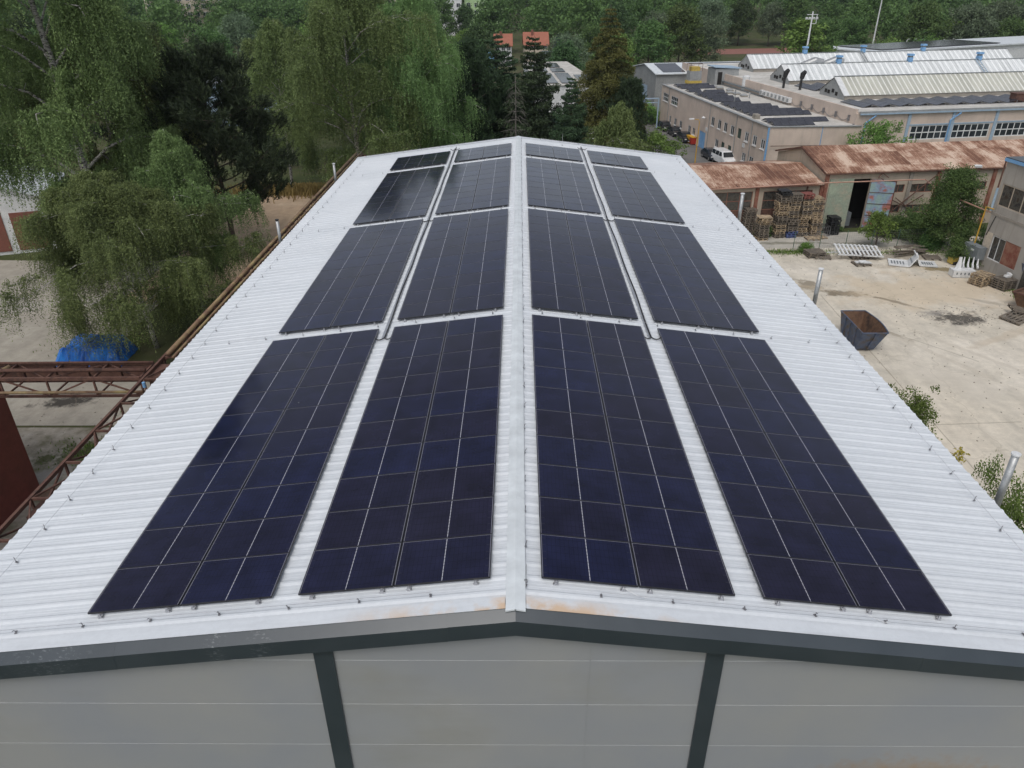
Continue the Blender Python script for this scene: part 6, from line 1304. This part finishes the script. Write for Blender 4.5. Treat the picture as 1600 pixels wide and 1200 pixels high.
for (x, y, rn) in forest:
    k = rf.choice([0,0,1,1,2,3,3,4] if x > 15 else [0,1,1,2,3,4]); per.setdefault(rn, 0); per[rn] += 1; s = rf.uniform(.82,1.15)
    side = 'left' if x < -20 else ('middle' if x < 22 else 'right'); key = (rn, side, k); cnt[key] = cnt.get(key, 0)+1; n_ = cnt[key]
    o = ORD2[n_-1] if n_ <= len(ORD2) else str(n_)
    grow('broadleaf_tree', F_[k], (x, y, gz(x,y)-.1), f'{o} {FN[k]} tree from left, {rn} row of the wood, {side} part', group='trees of the wood behind the factory', rz=rf.uniform(0,6.28), sc=(s*rf.uniform(.9,1.1), s, s*rf.uniform(.9,1.12)))
Pop = broad(50, 15, 3.0, 26, 300, 20, .42, .9, MT['broadlight'], rise=1.6, droop=.1, t0=.15)
grow('poplar_tree', Pop, (64.8,184,-3), 'light green upright tree beside the mast with the square frame', rz=0, sc=(1.5,1.5,1.08))
for i, (x, y) in enumerate(((84,203),(98,214),(104,216),(112,220),(134,222),(142,224),(150,226))): grow('shrub', Bu[1] if i % 2 else Bu[0], (x, y, -3), f'large rounded bush behind the white hall, {ORD[i]} from the left', 'shrub', 'bushes behind the white hall', rz=i, sc=(4.0,4.0,4.6), part='foliage')
# far wood as a single mass
fv, fs_ = [], []
rr_ = np.random.RandomState(70); bases = []
for m_ in (F_[0][0], F_[1][0], F_[3][0]):
    n = len(m_.vertices); co = np.empty(n*3, np.float32); m_.vertices.foreach_get('co', co); q = co.reshape(-1,4,3); at = np.empty(len(q), np.float32); m_.attributes['leaf'].data.foreach_get('value', at); sel = rr_.permutation(len(q))[:2600]; bases.append((q[sel], at[sel]))
for y in (285, 320, 360, 405, 455, 520):
    x = -y*.78
    while x < y*.80:
        q, at = bases[rr_.randint(3)]; s = rr_.uniform(.9,1.35)*(1.0 if y < 400 else 1.2); a = rr_.rand()*6.28; c_, s_ = math.cos(a), math.sin(a); X_ = x+rr_.normal()*3; Y__ = y+rr_.normal()*9
        skipit = (-66 < X_ < -2 and 330 < Y__ < 375) or (50 < X_ < 112 and Y__ < 310) or (-38 < X_ < -16 and Y__ < 330 and rr_.rand() < .8)
        if not skipit:
            w = q - q.mean((0,1)); sz = 1.25; w = q.copy(); cen = w.mean(1, keepdims=True); w = cen+(w-cen)*1.45; R_m = np.array([[c_,-s_,0],[s_,c_,0],[0,0,1]], np.float32); fv.append((w@R_m.T)*s+np.array([X_,Y__,gz(X_,Y__)],np.float32)); fs_.append(np.clip(at*.7+rr_.rand()*.4-.05,0,1))
        x += rr_.uniform(8,13)
fme = quads_mesh('distant_wood', np.concatenate(fv), np.concatenate(fs_), MT['broad']); fo = bpy.data.objects.new('distant_wood', fme); COL.objects.link(fo); tag(fo, 'distant dense wood covering the slope along the top of the photo', 'wood', kind='stuff')
print('forest', len(forest), 'far quads', len(fme.polygons))

# small stones, chips and litter on the yards
rs = random.Random(4); mb = MB()
for i in range(1500):
    if i < 1000: x, y = rs.uniform(13.5, 38), rs.uniform(24, 63)
    elif i < 1250: x, y = rs.gauss(31, 1.6), rs.gauss(47.7, .9)
    else: x, y = rs.uniform(-27, -18), rs.uniform(27, 40)
    q = rs.uniform(.012, .05); mb.obox((x, y, q*.35+.01), (q*1.6, q, q*.7), (rs.uniform(-.3,.3), rs.uniform(-.3,.3), rs.uniform(0,3)))
o = mb.build('gravel', pm('loose_stone', (.42,.38,.32), (.20,.18,.15), 9, .9), None); tag(o, 'loose stones and chips scattered over the dusty yards', 'gravel', kind='stuff')

# thin haze over the whole place, sky outside
hz_ = MB(); hz_.box(-1500, -300, -5, 1500, 1600, 75)
mh = bpy.data.materials.new('haze_air'); mh.use_nodes = True; mh.node_tree.nodes.clear(); ho = mh.node_tree.nodes.new('ShaderNodeOutputMaterial'); hv = mh.node_tree.nodes.new('ShaderNodeVolumePrincipled'); hv.inputs['Density'].default_value = .00011; hv.inputs['Color'].default_value = (.86,.91,1,1); hv.inputs['Anisotropy'].default_value = .2
mh.node_tree.links.new(hv.outputs[0], ho.inputs['Volume']); hz_.build('haze', mh, None, kind='stuff')
